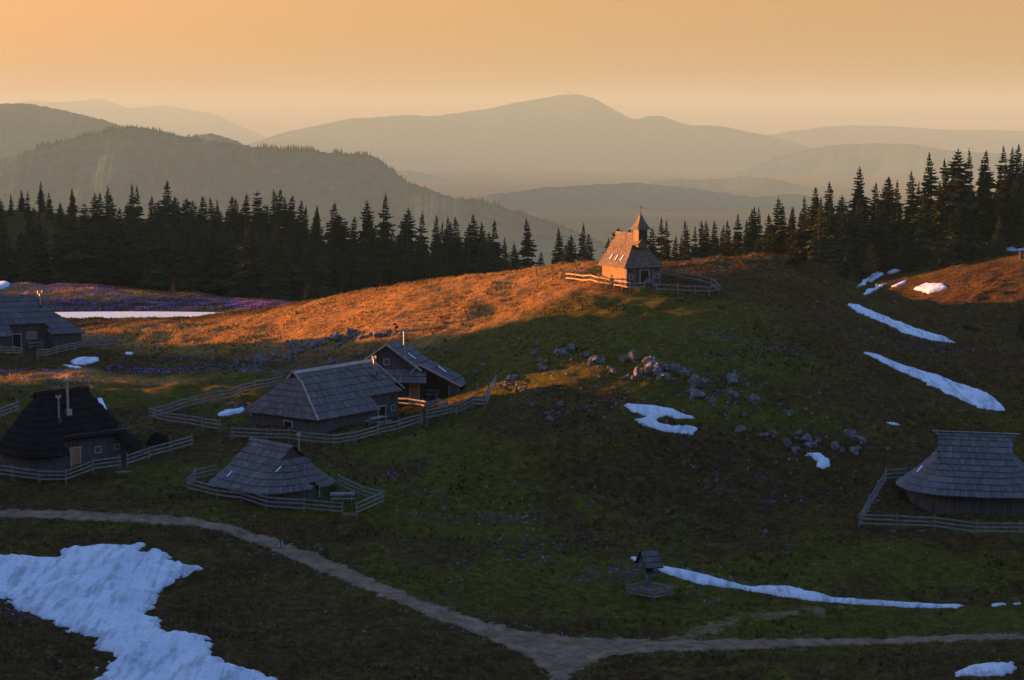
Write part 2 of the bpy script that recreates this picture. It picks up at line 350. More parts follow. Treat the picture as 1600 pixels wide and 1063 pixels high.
# ------------------------------------------------------------------ mesh builder
class MB:
    def __init__(s): s.v = []; s.f = []; s.uv = []
    def face(s, pts, uvs=None):
        b = len(s.v); s.v += [tuple(p) for p in pts]; s.f.append(tuple(range(b, b + len(pts))))
        s.uv += uvs if uvs else [(0, 0)] * len(pts)
    def box(s, c, size, ax=None):
        """oriented box: centre, full size, ax = 3 unit axes"""
        c = Vector(c); X, Y, Z = ax if ax else (Vector((1, 0, 0)), Vector((0, 1, 0)), Vector((0, 0, 1)))
        hx, hy, hz = size[0] / 2, size[1] / 2, size[2] / 2
        P = [c + X * (a * hx) + Y * (b * hy) + Z * (d * hz) for d in (-1, 1) for a, b in ((-1, -1), (1, -1), (1, 1), (-1, 1))]
        for q in ((3, 2, 1, 0), (4, 5, 6, 7), (0, 1, 5, 4), (1, 2, 6, 5), (2, 3, 7, 6), (3, 0, 4, 7)):
            s.face([P[i] for i in q], [(0, 0), (size[0], 0), (size[0], size[2]), (0, size[2])])
        return s
    def beam(s, a, b, w, h, up=Vector((0, 0, 1))):
        a = Vector(a); b = Vector(b); d = b - a; L_ = d.length
        if L_ < 1e-5: return s
        X = d / L_; Y = up.cross(X)
        if Y.length < 1e-4: Y = Vector((0, 1, 0))
        Y.normalize(); Z = X.cross(Y); return s.box((a + b) / 2, (L_, w, h), (X, Y, Z))
    def tube(s, a, b, r0, r1, n=8, cap=True):
        a = Vector(a); b = Vector(b); X = (b - a).normalized(); U = X.cross(Vector((0, 0, 1)))
        if U.length < 1e-3: U = Vector((1, 0, 0))
        U.normalize(); V_ = X.cross(U)
        ra = [a + (U * math.cos(k * 2 * math.pi / n) + V_ * math.sin(k * 2 * math.pi / n)) * r0 for k in range(n)]
        rb = [b + (U * math.cos(k * 2 * math.pi / n) + V_ * math.sin(k * 2 * math.pi / n)) * r1 for k in range(n)]
        for k in range(n): s.face([ra[k], ra[(k + 1) % n], rb[(k + 1) % n], rb[k]])
        if cap: s.face(rb); s.face(ra[::-1])
        return s
    def build(s, name, mat, parent=None, smooth=False):
        return mesh_np(name, s.v, s.f, mat, smooth=smooth, uv=s.uv, parent=parent)

def woodmat(name, lo, hi, scale=(3, 3, 3), rough=.85, mode='Object'):
    m, N, L, b = newmat(name, rough=rough, spec=.15)
    c = N.new('ShaderNodeTexCoord'); mp = N.new('ShaderNodeMapping'); mp.inputs['Scale'].default_value = scale
    L.new(c.outputs[mode], mp.inputs[0]); t = nz(N, L, 1.0, 6, .7, vec=mp.outputs[0])
    r = ramp(N, L, t.outputs[0], [(.32, lo), (.68, hi)]); L.new(r.outputs[0], b.inputs['Base Color'])
    bump(N, L, b, t.outputs[0], .4, .02); return m
M_rail = woodmat('weathered_rail', (.10, .082, .066), (.28, .23, .185), (2, 2, 6))
M_rail_sun = woodmat('sunlit_rail', (.30, .17, .07), (.62, .38, .17), (2, 2, 6))  # warmer, brighter rail tone puts evening sun into the chapel fence's colour
M_rail_brown = woodmat('brown_rail', (.10, .08, .06), (.26, .21, .165), (2, 2, 6))
M_post = woodmat('weathered_post', (.08, .07, .06), (.2, .18, .16), (4, 4, 1))
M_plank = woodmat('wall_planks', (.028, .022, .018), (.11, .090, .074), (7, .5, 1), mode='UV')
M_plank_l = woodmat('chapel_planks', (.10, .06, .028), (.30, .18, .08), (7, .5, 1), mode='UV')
M_plank_o = woodmat('new_board', (.22, .10, .05), (.34, .17, .08), (7, .5, 1), mode='UV')
M_beam = woodmat('roof_edge_board', (.24, .155, .11), (.52, .36, .26), (3, 3, 3))
M_dark, _, _, _ = newmat('dark_interior', (.012, .011, .010), 1, .05)
M_metal, _, _, b = newmat('stove_pipe', (.42, .40, .38), .38, .5); b.inputs['Metallic'].default_value = .85
M_metal_d, _, _, b = newmat('sooty_metal', (.05, .05, .05), .6, .3)
M_glass, _, _, b = newmat('window_glass', (.06, .07, .08), .08, .8)
M_sky_pane, _, _, b = newmat('skylight_pane', (.75, .78, .82), .18, .9)  # whitish base colour stands in for sky reflected in the panes
def shinglemat(name, lo, mid, hi, pitch=.16):
    """weathered wooden shingles: every board its own tone, streaked along its length; UV in metres"""
    m, N, L, b = newmat(name, rough=.85, spec=.12)
    c = N.new('ShaderNodeTexCoord'); sp2 = N.new('ShaderNodeSeparateXYZ'); L.new(c.outputs['UV'], sp2.inputs[0])
    dv = N.new('ShaderNodeMath'); dv.operation = 'DIVIDE'; dv.inputs[1].default_value = pitch; L.new(sp2.outputs[0], dv.inputs[0])
    fl = N.new('ShaderNodeMath'); fl.operation = 'FLOOR'; L.new(dv.outputs[0], fl.inputs[0])
    fl2 = N.new('ShaderNodeMath'); fl2.operation = 'FLOOR'; L.new(sp2.outputs[1], fl2.inputs[0])
    cb = N.new('ShaderNodeCombineXYZ'); L.new(fl.outputs[0], cb.inputs[0]); L.new(fl2.outputs[0], cb.inputs[1])
    wn = N.new('ShaderNodeTexWhiteNoise'); wn.noise_dimensions = '2D'; L.new(cb.outputs[0], wn.inputs['Vector'])
    mp = N.new('ShaderNodeMapping'); mp.inputs['Scale'].default_value = (14, 1.3, 1); L.new(c.outputs['UV'], mp.inputs[0])
    st = nz(N, L, 1.0, 5, .7, vec=mp.outputs[0])
    big = nz(N, L, .45, 4, .6)
    a1 = N.new('ShaderNodeMath'); a1.operation = 'MULTIPLY'; a1.inputs[1].default_value = .26; L.new(wn.outputs['Value'], a1.inputs[0])
    a2 = N.new('ShaderNodeMath'); a2.operation = 'MULTIPLY_ADD'; a2.inputs[1].default_value = .55; L.new(st.outputs[0], a2.inputs[0]); L.new(a1.outputs[0], a2.inputs[2])
    a3 = N.new('ShaderNodeMath'); a3.operation = 'MULTIPLY_ADD'; a3.inputs[1].default_value = .35; L.new(big.outputs[0], a3.inputs[0]); L.new(a2.outputs[0], a3.inputs[2])
    r = ramp(N, L, a3.outputs[0], [(.28, lo), (.58, mid), (.88, hi)])
    fr = N.new('ShaderNodeMath'); fr.operation = 'FRACT'; L.new(dv.outputs[0], fr.inputs[0])
    gp = ramp(N, L, fr.outputs[0], [(0.0, grey(.25)), (.10, grey(1)), (1.0, grey(1))])
    o_ = mixc(N, L, 1.0, r.outputs[0], gp.outputs[0], 'MULTIPLY'); L.new(o_, b.inputs['Base Color'])
    bump(N, L, b, a3.outputs[0], .5, .03); return m
M_shingle = shinglemat('grey_shingles', (.048, .037, .031), (.105, .082, .070), (.22, .172, .148))
M_shingle_blue = shinglemat('bluish_shingles', (.052, .044, .040), (.10, .086, .078), (.19, .162, .15))
M_shingle_dark = shinglemat('tarred_shingles', (.007, .005, .004), (.012, .009, .008), (.024, .019, .016))
M_shingle_dark.node_tree.nodes['Principled BSDF'].inputs['Specular IOR Level'].default_value = .02
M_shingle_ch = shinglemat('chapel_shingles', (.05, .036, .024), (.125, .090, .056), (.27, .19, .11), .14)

# ------------------------------------------------------------------ spruces
def treemat(name, lo, hi):
    m, N, L, b = newmat(name, rough=.95, spec=.05)
    oi = N.new('ShaderNodeObjectInfo'); t = nz(N, L, 1.1, 4, .7)
    a = N.new('ShaderNodeMath'); a.operation = 'MULTIPLY_ADD'; a.inputs[1].default_value = .35; L.new(oi.outputs['Random'], a.inputs[0]); L.new(t.outputs[0], a.inputs[2])
    r = ramp(N, L, a.outputs[0], [(.40, lo), (.85, hi)]); L.new(r.outputs[0], b.inputs['Base Color']); return m
M_needle = treemat('spruce_needles', (.009, .015, .008), (.032, .040, .018))
M_larch = treemat('larch_twigs', (.10, .05, .02), (.22, .11, .04))
M_bark = woodmat('bark', (.03, .024, .02), (.09, .07, .055), (2, 2, 1))
def crown_mesh(seed, wfac=.2, gap=.0, bare=.06, round_=.0, dens=1.0):
    """unit-height spruce crown; branches droop, each a ragged frond"""
    r = random.Random(seed); vs = []; fs = []
    nlev = int(34 * dens); lean = (r.uniform(-.035, .035), r.uniform(-.035, .035))
    lob = [r.uniform(.62, 1.25) for _ in range(6)]
    for i in range(nlev):
        t = i / (nlev - 1); z = bare + (1 - bare) * (t ** .9) * .985
        prof = (1 - t) ** (.80 - .25 * round_) * (1 + .12 * math.sin(t * 19 + seed)) + .02
        if t < .12: prof *= .72 + t * 2.3
        R0 = wfac * prof; nb = 10 if t < .7 else 7
        if r.random() < gap: continue
        a0 = r.uniform(0, 6.28)
        for j in range(nb):
            if r.random() < gap * .6: continue
            a = a0 + j * 6.283 / nb + r.uniform(-.25, .25); Lb = R0 * r.uniform(.62, 1.25) * (1 + (lob[(int(a / 1.05) + i // 5) % 6] - 1))
            ca, sa = math.cos(a), math.sin(a); up = r.uniform(.02, .2) * (1 - t) + .25 * t * t
            droop = r.uniform(.45, .8) * (1 - .7 * t)
            z0 = z + r.uniform(-.008, .008); prev = None; seg = 4
            for q in range(seg + 1):
                u = q / seg; rad = Lb * u
                zz = z0 + Lb * (up * u * 1.2 - droop * u * u) + (.012 * u * u if q == seg else 0)
                wd = (.30 * (1 - u) + .10) * Lb * (.4 + u * 1.4 if u < .4 else 1) * r.uniform(.7, 1.3) + .004
                if q == seg: wd *= .25
                hang = .42 * wd + .012 * r.random()
                cx, cy = rad * ca + lean[0] * z, rad * sa + lean[1] * z
                pl = (cx - sa * wd, cy + ca * wd, zz - hang * r.uniform(.6, 1.3)); pr = (cx + sa * wd, cy - ca * wd, zz - hang * r.uniform(.6, 1.3)); pc = (cx, cy, zz)
                b0 = len(vs); vs += [pl, pc, pr]
                if prev is not None: fs += [(prev, b0, b0 + 1, prev + 1), (prev + 1, b0 + 1, b0 + 2, prev + 2)]
                prev = b0
                if q in (2, 3) and r.random() < .6:      # side twigs
                    for sg in (-1, 1):
                        k = len(vs); e = Lb * .28 * r.uniform(.6, 1.2)
                        vs += [pc, (cx + ca * e * .7 - sa * sg * e, cy + sa * e * .7 + ca * sg * e, zz - e * .25), (cx + ca * e, cy + sa * e, zz - e * .5)]; fs.append((k, k + 1, k + 2))
    # leader
    b0 = len(vs)
    for j in range(4): a = j * 1.57; vs.append((.006 * math.cos(a) + lean[0] * .95, .006 * math.sin(a) + lean[1] * .95, .93))
    vs.append((lean[0], lean[1], 1.0)); fs += [(b0 + j, b0 + (j + 1) % 4, b0 + 4) for j in range(4)]
    me = bpy.data.meshes.new('crown'); me.from_pydata(vs, [], fs); me.update(); me.materials.append(M_needle); return me
def trunk_mesh():
    mb = MB()
    z = [0, .04, .3, .7, .95]; rr = [.022, .016, .012, .006, .002]
    for i in range(4): mb.tube((0, 0, z[i]), (0, 0, z[i + 1]), rr[i], rr[i + 1], 7, False)
    for k in range(10):
        a = k * 2.4; zz = .04 + k * .03; mb.tube((0, 0, zz), (.07 * math.cos(a), .07 * math.sin(a), zz - .01), .003, .001, 4, False)
    me = bpy.data.meshes.new('trunk'); me.from_pydata(mb.v, [], mb.f); me.update(); me.materials.append(M_bark); return me
TRUNK = trunk_mesh()
CROWNS = {'full': [crown_mesh(s, .235, .02, .05) for s in (1, 2, 3)], 'slim': [crown_mesh(s, .175, .04, .05) for s in (4, 5, 6)],
          'gappy': [crown_mesh(s, .19, .10, .10, dens=1.0) for s in (7, 8, 12)], 'broad': [crown_mesh(s, .29, .03, .03, .6) for s in (9, 10, 11)]}
TREES = []
def spruce(x, y, h, kind, rnd, label, group, name='spruce', wid=1.0, crown=None, cmat=None):
    z = float(ground(x, y)) - .15
    t = empty(name, (x, y, z), rnd.uniform(0, 6.28), label, 'tree', group)
    me = crown or rnd.choice(CROWNS[kind])
    c = bpy.data.objects.new('crown', me); COL.objects.link(c); c.parent = t; c.scale = (h * wid, h * wid * rnd.uniform(.9, 1.1), h)
    k = bpy.data.objects.new('trunk', TRUNK); COL.objects.link(k); k.parent = t; k.scale = (h, h, h * .97)
    TREES.append((x, y)); return t
def wd(n):
    W_ = ['first', 'second', 'third', 'fourth', 'fifth', 'sixth', 'seventh', 'eighth', 'ninth', 'tenth', 'eleventh', 'twelfth', 'thirteenth', 'fourteenth', 'fifteenth', 'sixteenth', 'seventeenth', 'eighteenth', 'nineteenth', 'twentieth']
    return W_[n - 1] if n <= 20 else str(n) + {1: 'st', 2: 'nd', 3: 'rd'}.get(n % 10, 'th')
def zz(s, ox, oy, k): return [(ox + a / k, oy + b / k) for a, b in s]
SKY_L = zz([(0,215),(58,185),(120,165),(150,170),(228,120),(275,178),(335,235),(398,155),(470,240),(518,180),(552,178),(592,140),(622,185),(735,130),(765,140),(838,198),(915,112),(970,200),(1038,208),(1075,222),(1140,198),(1185,205),(1215,215),(1278,198),(1318,212),(1372,185),(1425,170),(1472,245),(1537,160),(1590,205)], 0, 250, 3.556)
SKY_M = zz([(50,140),(113,55),(190,88),(243,112),(265,150),(325,145),(345,150),(420,125),(460,195),(540,205),(605,118),(640,178),(707,75),(800,235),(848,160),(910,180),(992,198),(1025,235),(1057,205),(1083,232),(1122,210),(1178,240),(1218,190),(1250,232),(1318,222),(1385,320),(1437,350),(1512,215)], 400, 280, 3.556)
SKY_C = zz([(20,290),(165,330),(260,195),(330,240),(390,172),(440,225),(530,250),(590,195),(648,200),(830,138),(862,155),(905,240),(945,240),(975,155),(1020,185),(1060,155),(1083,155),(1120,158),(1170,182),(1210,158),(1252,118),(1298,150),(1330,92),(1355,78),(1380,82),(1472,30),(1505,70),(1553,80)], 800, 300, 3.556)
SKY_R = zz([(187,325),(215,355),(255,365),(320,315),(360,270),(437,245),(490,310),(578,178),(645,250),(695,222),(725,225),(748,240),(818,195),(905,112),(975,140),(1027,95),(1088,92),(1140,100),(1245,80),(1270,85),(1297,72),(1329,130)], 1150, 200, 2.953)
rnd = random.Random(12)
ROWS = []
def sky_line(lst, Dof, where, group):
    for i, q in enumerate(sorted(lst)): ROWS.append((q[0], wd(i + 1), where))
    lst = sorted(lst)
    for i, (px, py) in enumerate(lst):
        D = Dof(px) + rnd.uniform(-8, 8); x, zt = ray(px, py); x *= D; zt *= D
        for _ in range(30):
            h = zt - float(ground(x, D)) + .15
            if h > 21: D -= 4
            elif h < 4.5: D -= 6
            else: break
            x, zt = ray(px, py); x *= D; zt *= D
        h = max(h, 4.0)
        near = min(abs(px - q[0]) for q in lst if q is not lst[i]) if len(lst) > 1 else 20
        kind = 'slim' if near < 9 else rnd.choice(['full', 'full', 'slim', 'gappy', 'broad'])
        tall = 'tall' if h > 13 else 'medium-sized' if h > 8 else 'small'
        look = {'full': 'dense', 'slim': 'slender', 'gappy': 'thin, gappy', 'broad': 'broad, bushy'}[kind]
        spruce(x, D, h, kind, rnd, '%s %s spruce on the skyline %s, %s from left' % (tall, look, where, wd(i + 1)), group, wid=rnd.uniform(.82, 1.12))
sky_line(SKY_L, lambda p: 386 if p < 130 else 352, 'behind the pond', 'spruces of the forest behind the pond')
sky_line(SKY_M, lambda p: 345 - (p - 400) * .07, 'behind the sunlit ridge', 'spruces of the forest behind the sunlit ridge')
sky_line([q for q in SKY_C if q[0] < 1200], lambda p: 292 if p < 1040 else 282, 'behind the chapel', 'spruces behind the chapel')
sky_line(sorted([q for q in SKY_C if q[0] >= 1205] + [q for q in SKY_R if q[0] > 1225]), lambda p: 278, 'of the right forest', 'spruces of the right-hand forest')
ALLSKY = sorted(SKY_L + SKY_M + SKY_C + SKY_R); ax_ = [q[0] for q in ALLSKY]; ay_ = [q[1] for q in ALLSKY]
USED = set()
def fill(n, lo, hi, dlo, dhi, top_lo, top_hi, label, group, maxh=17, minsep=2.4):
    k = 0; tries = 0
    while k < n and tries < n * 60:
        tries += 1; px = rnd.uniform(lo, hi); D = rnd.uniform(dlo(px) if callable(dlo) else dlo, dhi(px) if callable(dhi) else dhi)
        sk = np.interp(px, ax_, ay_); py = sk + rnd.uniform(top_lo, top_hi); x, zt = ray(px, py); x *= D; zt *= D
        h = zt - float(ground(x, D))
        if h < 4 or h > maxh: continue
        if any((x - a) ** 2 + (D - b_) ** 2 < minsep ** 2 for a, b_ in TREES): continue
        rq = min(ROWS, key=lambda r: abs(r[0] - px)); side = 'just left of' if px < rq[0] - 3 else 'just right of' if px > rq[0] + 3 else 'straight below'
        off = py - sk; rank = 'tall inner' if off < 24 else 'lower inner' if off < 42 else 'low front-rank'
        kd = rnd.choice(['full', 'full', 'slim', 'broad']); lb = '%s %s spruce %s the %s skyline spruce %s' % (rank, {'full': 'dense', 'slim': 'slender', 'broad': 'broad'}[kd], side, rq[1], rq[2])
        if lb in USED and tries < n * 40: continue
        USED.add(lb); spruce(x, D, h, kd, rnd, lb, group, wid=rnd.uniform(.85, 1.15)); k += 1
fill(46, -30, 420, 318, 345, 14, 70, 'dark spruce inside the forest behind the pond, below the skyline', 'inner spruces behind the pond')
fill(46, 380, 870, 300, 332, 12, 60, 'dark spruce inside the forest behind the sunlit ridge, below the skyline', 'inner spruces behind the sunlit ridge')
fill(16, 840, 1120, 262, 285, 10, 40, 'dark spruce behind the chapel hill, lower than the skyline trees', 'inner spruces behind the chapel')
fill(36, 1110, 1340, 259, 277, 12, 60, 'dark spruce packed in the forest behind the crest right of the chapel', 'inner spruces right of the chapel')
fill(42, 1330, 1640, lambda p: 266, 300, 14, 80, 'dark spruce packed in the right-hand forest above the snow streaks', 'inner spruces of the right-hand forest')
def by_base(px, pb, pt, kind, label, name='spruce', group=None, wid=1.0, crown=None, D=None):
    if D: x, _z = ray(px, pb); p = Vector((x * D, D, 0)); p.z = float(ground(p.x, p.y))
    else: p = hit(px, pb)
    h = max((ray(px, pt)[1] * p.y - p.z), 1.0)
    return spruce(p.x, p.y, h, kind, rnd, label, group, name, wid, crown)
by_base(1320, 434, 388, 'full', 'small dense spruce at the lower edge of the right-hand forest, left of the orange larch')
by_base(1417, 424, 335, 'full', 'full spruce at the edge of the right-hand forest beside the steep snow patch')
by_base(1467, 418, 362, 'broad', 'spruce with short bare trunk below the right forest, left of a pair')
by_base(1492, 414, 322, 'broad', 'larger spruce with bare trunk below the right forest, right of a pair')
by_base(1559, 402, 334, 'full', 'lone dark spruce on the orange slope in front of the upper snow patches')
by_base(1597, 531, 484, 'broad', 'bushy young spruce at the right edge of the picture below the orange slope')
by_base(484, 474, 430, 'broad', 'bushy dark spruce in front of the forest where the purple bank ends', D=292)
by_base(535, 466, 432, 'full', 'small spruce in front of the forest just above the orange ridge', D=288)
by_base(594, 458, 436, 'full', 'smallest spruce in front of the forest above the orange ridge, right of its neighbours', D=284)
by_base(399, 470, 455, 'full', 'tiny spruce on the flat ground beyond the purple bank', D=300)
# leafless larches and a bare sapling
def twiggy(seed, h, levels=16, wf=.22):
    r = random.Random(seed); mb = MB()
    for i in range(levels):
        t = i / levels; z = .18 + .8 * t
        for j in range(5):
            a = r.uniform(0, 6.28); L_ = wf * (1 - t) ** .7 * r.uniform(.6, 1.2) + .03; e = Vector((L_ * math.cos(a), L_ * math.sin(a), z + L_ * .25))
            mb.tube((0, 0, z), e, .0045, .001, 3, False)
            for q in range(4):
                u = r.uniform(.3, .95); p = Vector((0, 0, z)).lerp(e, u); b = a + r.uniform(-1, 1); mb.tube(p, p + Vector((math.cos(b), math.sin(b), r.uniform(-.2, .7))) * L_ * .35, .003, .001, 3, False)
    me = bpy.data.meshes.new('twigs'); me.from_pydata(mb.v, [], mb.f); me.update(); return me
tl = twiggy(3, 1, 26, .24); tl.materials.append(M_larch)
by_base(1360, 434, 376, 'full', 'leafless orange-brown larch at the foot of the right-hand forest', 'larch', crown=tl)
by_base(271, 450, 437, 'full', 'small orange-lit larch on the crest of the purple bank', 'larch', crown=tl, D=292)
ts = twiggy(5, 1, 12, .13); ts.materials.append(M_bark)
by_base(1508, 503, 438, 'slim', 'bare leafless sapling standing on the orange slope', 'sapling', crown=ts)

# ------------------------------------------------------------------ boulders
m, N, L, b = newmat('limestone', rough=.95, spec=.1)
t1 = nz(N, L, 1.4, 8, .7); t2 = nz(N, L, 9, 4, .7)
r1 = ramp(N, L, t1.outputs[0], [(.34, (.05, .045, .04)), (.47, (.17, .148, .128)), (.72, (.32, .285, .25))])
r2 = ramp(N, L, t2.outputs[0], [(.3, grey(.6)), (.6, grey(1.1))]); L.new(mixc(N, L, 1, r1.outputs[0], r2.outputs[0], 'MULTIPLY'), b.inputs['Base Color'])
bump(N, L, b, t1.outputs[0], 1.0, .3); M_rock = m
def rock_mesh(seed):
    r = random.Random(seed); bm = bmesh.new(); bmesh.ops.create_icosphere(bm, subdivisions=4, radius=1.0)
    cuts = [(Vector((r.gauss(0, 1), r.gauss(0, 1), r.gauss(0, .8))).normalized(), r.uniform(.38, .8)) for _ in range(15)]
    fis = [(Vector((r.gauss(0, 1), r.gauss(0, 1), r.gauss(0, .5))).normalized(), r.uniform(-.5, .5)) for _ in range(3)]
    P_ = np.array([v.co[:] for v in bm.verts]); nn = .42 * fbm(P_[:, 0] * 1.7 + P_[:, 2] * 1.1 + seed, P_[:, 1] * 1.7 - P_[:, 2] * .9, seed, 4)
    for v, q in zip(bm.verts, nn):
        c = v.co * (1 + float(q))
        for n_, d in cuts:
            e = c.dot(n_) - d
            if e > 0: c = c - n_ * e * .92
        for n_, d in fis:
            e = abs(c.dot(n_) - d)
            if e < .14: c = c * (1 - .34 * (1 - e / .14))
        v.co = c
    me = bpy.data.meshes.new('boulder'); bm.to_mesh(me); bm.free(); me.materials.append(M_rock); return me
ROCKS = [rock_mesh(40 + i) for i in range(14)]
def rocks(lst, ox, oy, k, where, group, look='grey', extra=0, big=1.22):
    lst = list(lst); rr = random.Random(len(where))
    for q in list(lst):
        for _ in range(extra):
            if q[2] > 14 and rr.random() < .8: lst.append((q[0] + rr.uniform(-1, 1) * q[2] * 1.1, q[1] + rr.uniform(-.5, .6) * q[2], q[2] * rr.uniform(.3, .6)))
    lst = sorted(lst); n_ = len(lst)
    for i, (a, b_, s) in enumerate(lst):
        px = ox + a / k; py = oy + (b_ + s * .40) / k; p = hit(px, py); w_ = max(big * s / k / pxm(p.y), .2)
        o = bpy.data.objects.new('boulder', ROCKS[(i * 5 + len(where)) % 14]); COL.objects.link(o)
        hs = rnd.uniform(.42, .66); o.scale = (w_ * .60 * rnd.uniform(.9, 1.2), w_ * .58, w_ * hs); o.rotation_euler = (rnd.uniform(-.2, .2), rnd.uniform(-.2, .2), rnd.uniform(0, 6.28))
        o.location = (p.x, p.y + w_ * .2, float(ground(p.x, p.y + w_ * .2)) + w_ * hs * .26)
        sz = 'large' if w_ > 1.8 else 'small' if w_ < .8 else 'medium-sized'
        tag(o, '%s %s boulder %s, %s from left' % (sz, look, where, wd(i + 1)), 'rock', group)
RA = [(35,335,36),(100,325,28),(185,300,50),(200,330,40),(150,330,28),(275,285,44),(385,230,46),(470,235,46),(400,270,46),(350,305,50),(440,265,36),(540,225,40),(510,240,34),(575,222,30),(640,180,62),(690,200,40),(665,230,34),(740,160,52),(725,185,38),(772,150,38),(800,180,32),(560,270,20),(530,268,26),(600,290,24),(905,168,44),(940,172,30),(970,150,26),(1020,152,30),(1050,163,22),(615,335,36),(665,330,26),(800,290,26),(880,265,18)]
RB = [(1200,245,40),(1260,240,28),(1275,272,20),(1330,262,34),(1312,298,22),(1370,270,18),(1415,275,16),(1510,392,28),(1555,348,24),(1390,400,16)]
rocks(RA, 360, 480, 3.9375, 'in the outcrop above the largest hut', 'rocks above the largest hut', extra=2, big=1.5)
rocks(RB, 360, 480, 3.9375, 'on the grass right of the barn chimney', 'rocks right of the barn')
RC = [(220,255,38),(247,275,22),(205,275,20),(190,277,16),(242,245,24),(275,285,10),(315,300,14),(290,300,9),(355,322,12),(300,348,22),(352,378,20),(366,396,26),(375,368,12),(400,345,22),(100,228,18),(130,205,14),(210,128,14),(205,182,9)]
RD = [(330,185,18),(335,218,28),(305,165,18),(356,192,14),(322,132,16),(405,160,34),(432,150,44),(388,158,22),(443,190,14),(525,185,34),(510,200,22),(548,190,20),(493,167,14),(590,230,20),(573,215,14)]
RE = [(660,182,32),(630,185,20),(675,235,28),(662,255,18),(640,250,14),(628,252,12),(728,205,34),(742,225,30),(718,228,22),(775,215,24),(770,252,28),(812,225,26),(835,235,26),(850,240,16),(883,262,36),(905,275,34),(890,312,34),(868,300,20),(945,330,22),(950,350,16),(1015,262,32),(1008,300,24),(1025,316,18),(1068,325,14),(1095,335,24),(745,335,10),(1000,370,16),(1060,385,14),(990,385,10),(545,250,12)]
RF = [(1045,440,24),(1130,455,20),(1160,455,24),(1225,378,22),(1215,490,22),(1240,508,22),(1255,450,20),(1280,470,32),(1300,490,28),(1445,450,30),(1465,468,34),(1480,480,22),(1450,517,28),(1385,500,24),(1275,365,12),(1185,350,10)]
rocks(RC, 700, 480, 2.2857, 'beside the end of the zigzag fence', 'rocks by the zigzag fence')
rocks(RD, 700, 480, 2.2857, 'in the left part of the outcrop below the chapel', 'left outcrop below the chapel', extra=1, big=1.5)
rocks(RE, 700, 480, 2.2857, 'in the outcrop above the forked snow patch', 'middle outcrop below the chapel', extra=2, big=1.8)
rocks(RF, 700, 480, 2.2857, 'above the small star-shaped snow patch', 'right outcrop on the slope', extra=1, big=1.7)
RG = [(940,398,20),(965,395,32),(1035,382,34),(1065,372,16),(1095,365,20),(1115,360,20),(1145,358,26),(1125,415,28),(1155,412,34),(1180,418,16),(1230,350,30),(1250,346,34),(1300,345,26),(1330,350,24),(1360,352,20),(1385,352,22),(1410,365,18),(1440,360,16),(1480,372,20),(1535,372,28),(1560,378,40),(1590,372,34),(1270,382,14),(1430,400,18),(1350,375,14),(1460,420,14)]
rocks(RG, 800, 300, 3.556, 'on the grassy crest right of the chapel', 'rocks on the crest', big=.85)
RH = [(305,232,22),(322,250,24),(292,240,14),(345,560,22),(22,625,22),(60,642,14),(1010,318,22),(1045,312,26),(1062,352,16),(1030,402,26),(975,410,22),(250,420,12),(860,512,22),(890,518,16),(960,555,24),(985,560,14),(755,563,14),(722,552,14),(1350,632,22),(1375,640,18),(1420,655,14),(115,377,12),(170,495,20),(265,545,14),(570,572,10),(1250,305,14),(1110,255,14),(160,708,14),(1340,280,18),(1500,95,20),(1535,200,12)]
rocks(RH, 400, 780, 3.2, 'along the gravel track in the foreground', 'stones along the track', 'weathered')
RI = [(700,45,9),(935,182,16),(1208,292,14),(715,290,18),(880,162,14),(1590,350,20),(1575,372,16),(1300,445,10),(1180,265,20),(1020,130,14),(520,465,14),(1195,255,10)]
rocks(RI, 600, 700, 2.667, 'on the slope left of the wayside shrine', 'stones on the middle slope', 'grey')
RJ = [(150,25,30),(110,10,16),(455,725,8),(910,240,8),(190,370,8),(130,845,26),(120,895,26),(445,445,12),(500,438,10),(430,175,14)]
rocks(RJ, 1200, 640, 4.0, 'near the fenced hut at the right', 'stones near the right hut', 'pale')
RK = [(110,560,18),(330,755,30),(345,1,10),(290,60,16),(1385,165,22),(1450,550,22),(1170,538,14),(845,460,10),(1095,50,12),(340,600,20),(1550,275,12),(60,60,18),(250,80,20)]
rocks(RK, 0, 820, 3.5556, 'on the brown ground around the big snowfield', 'stones round the snowfield', 'dark grey')
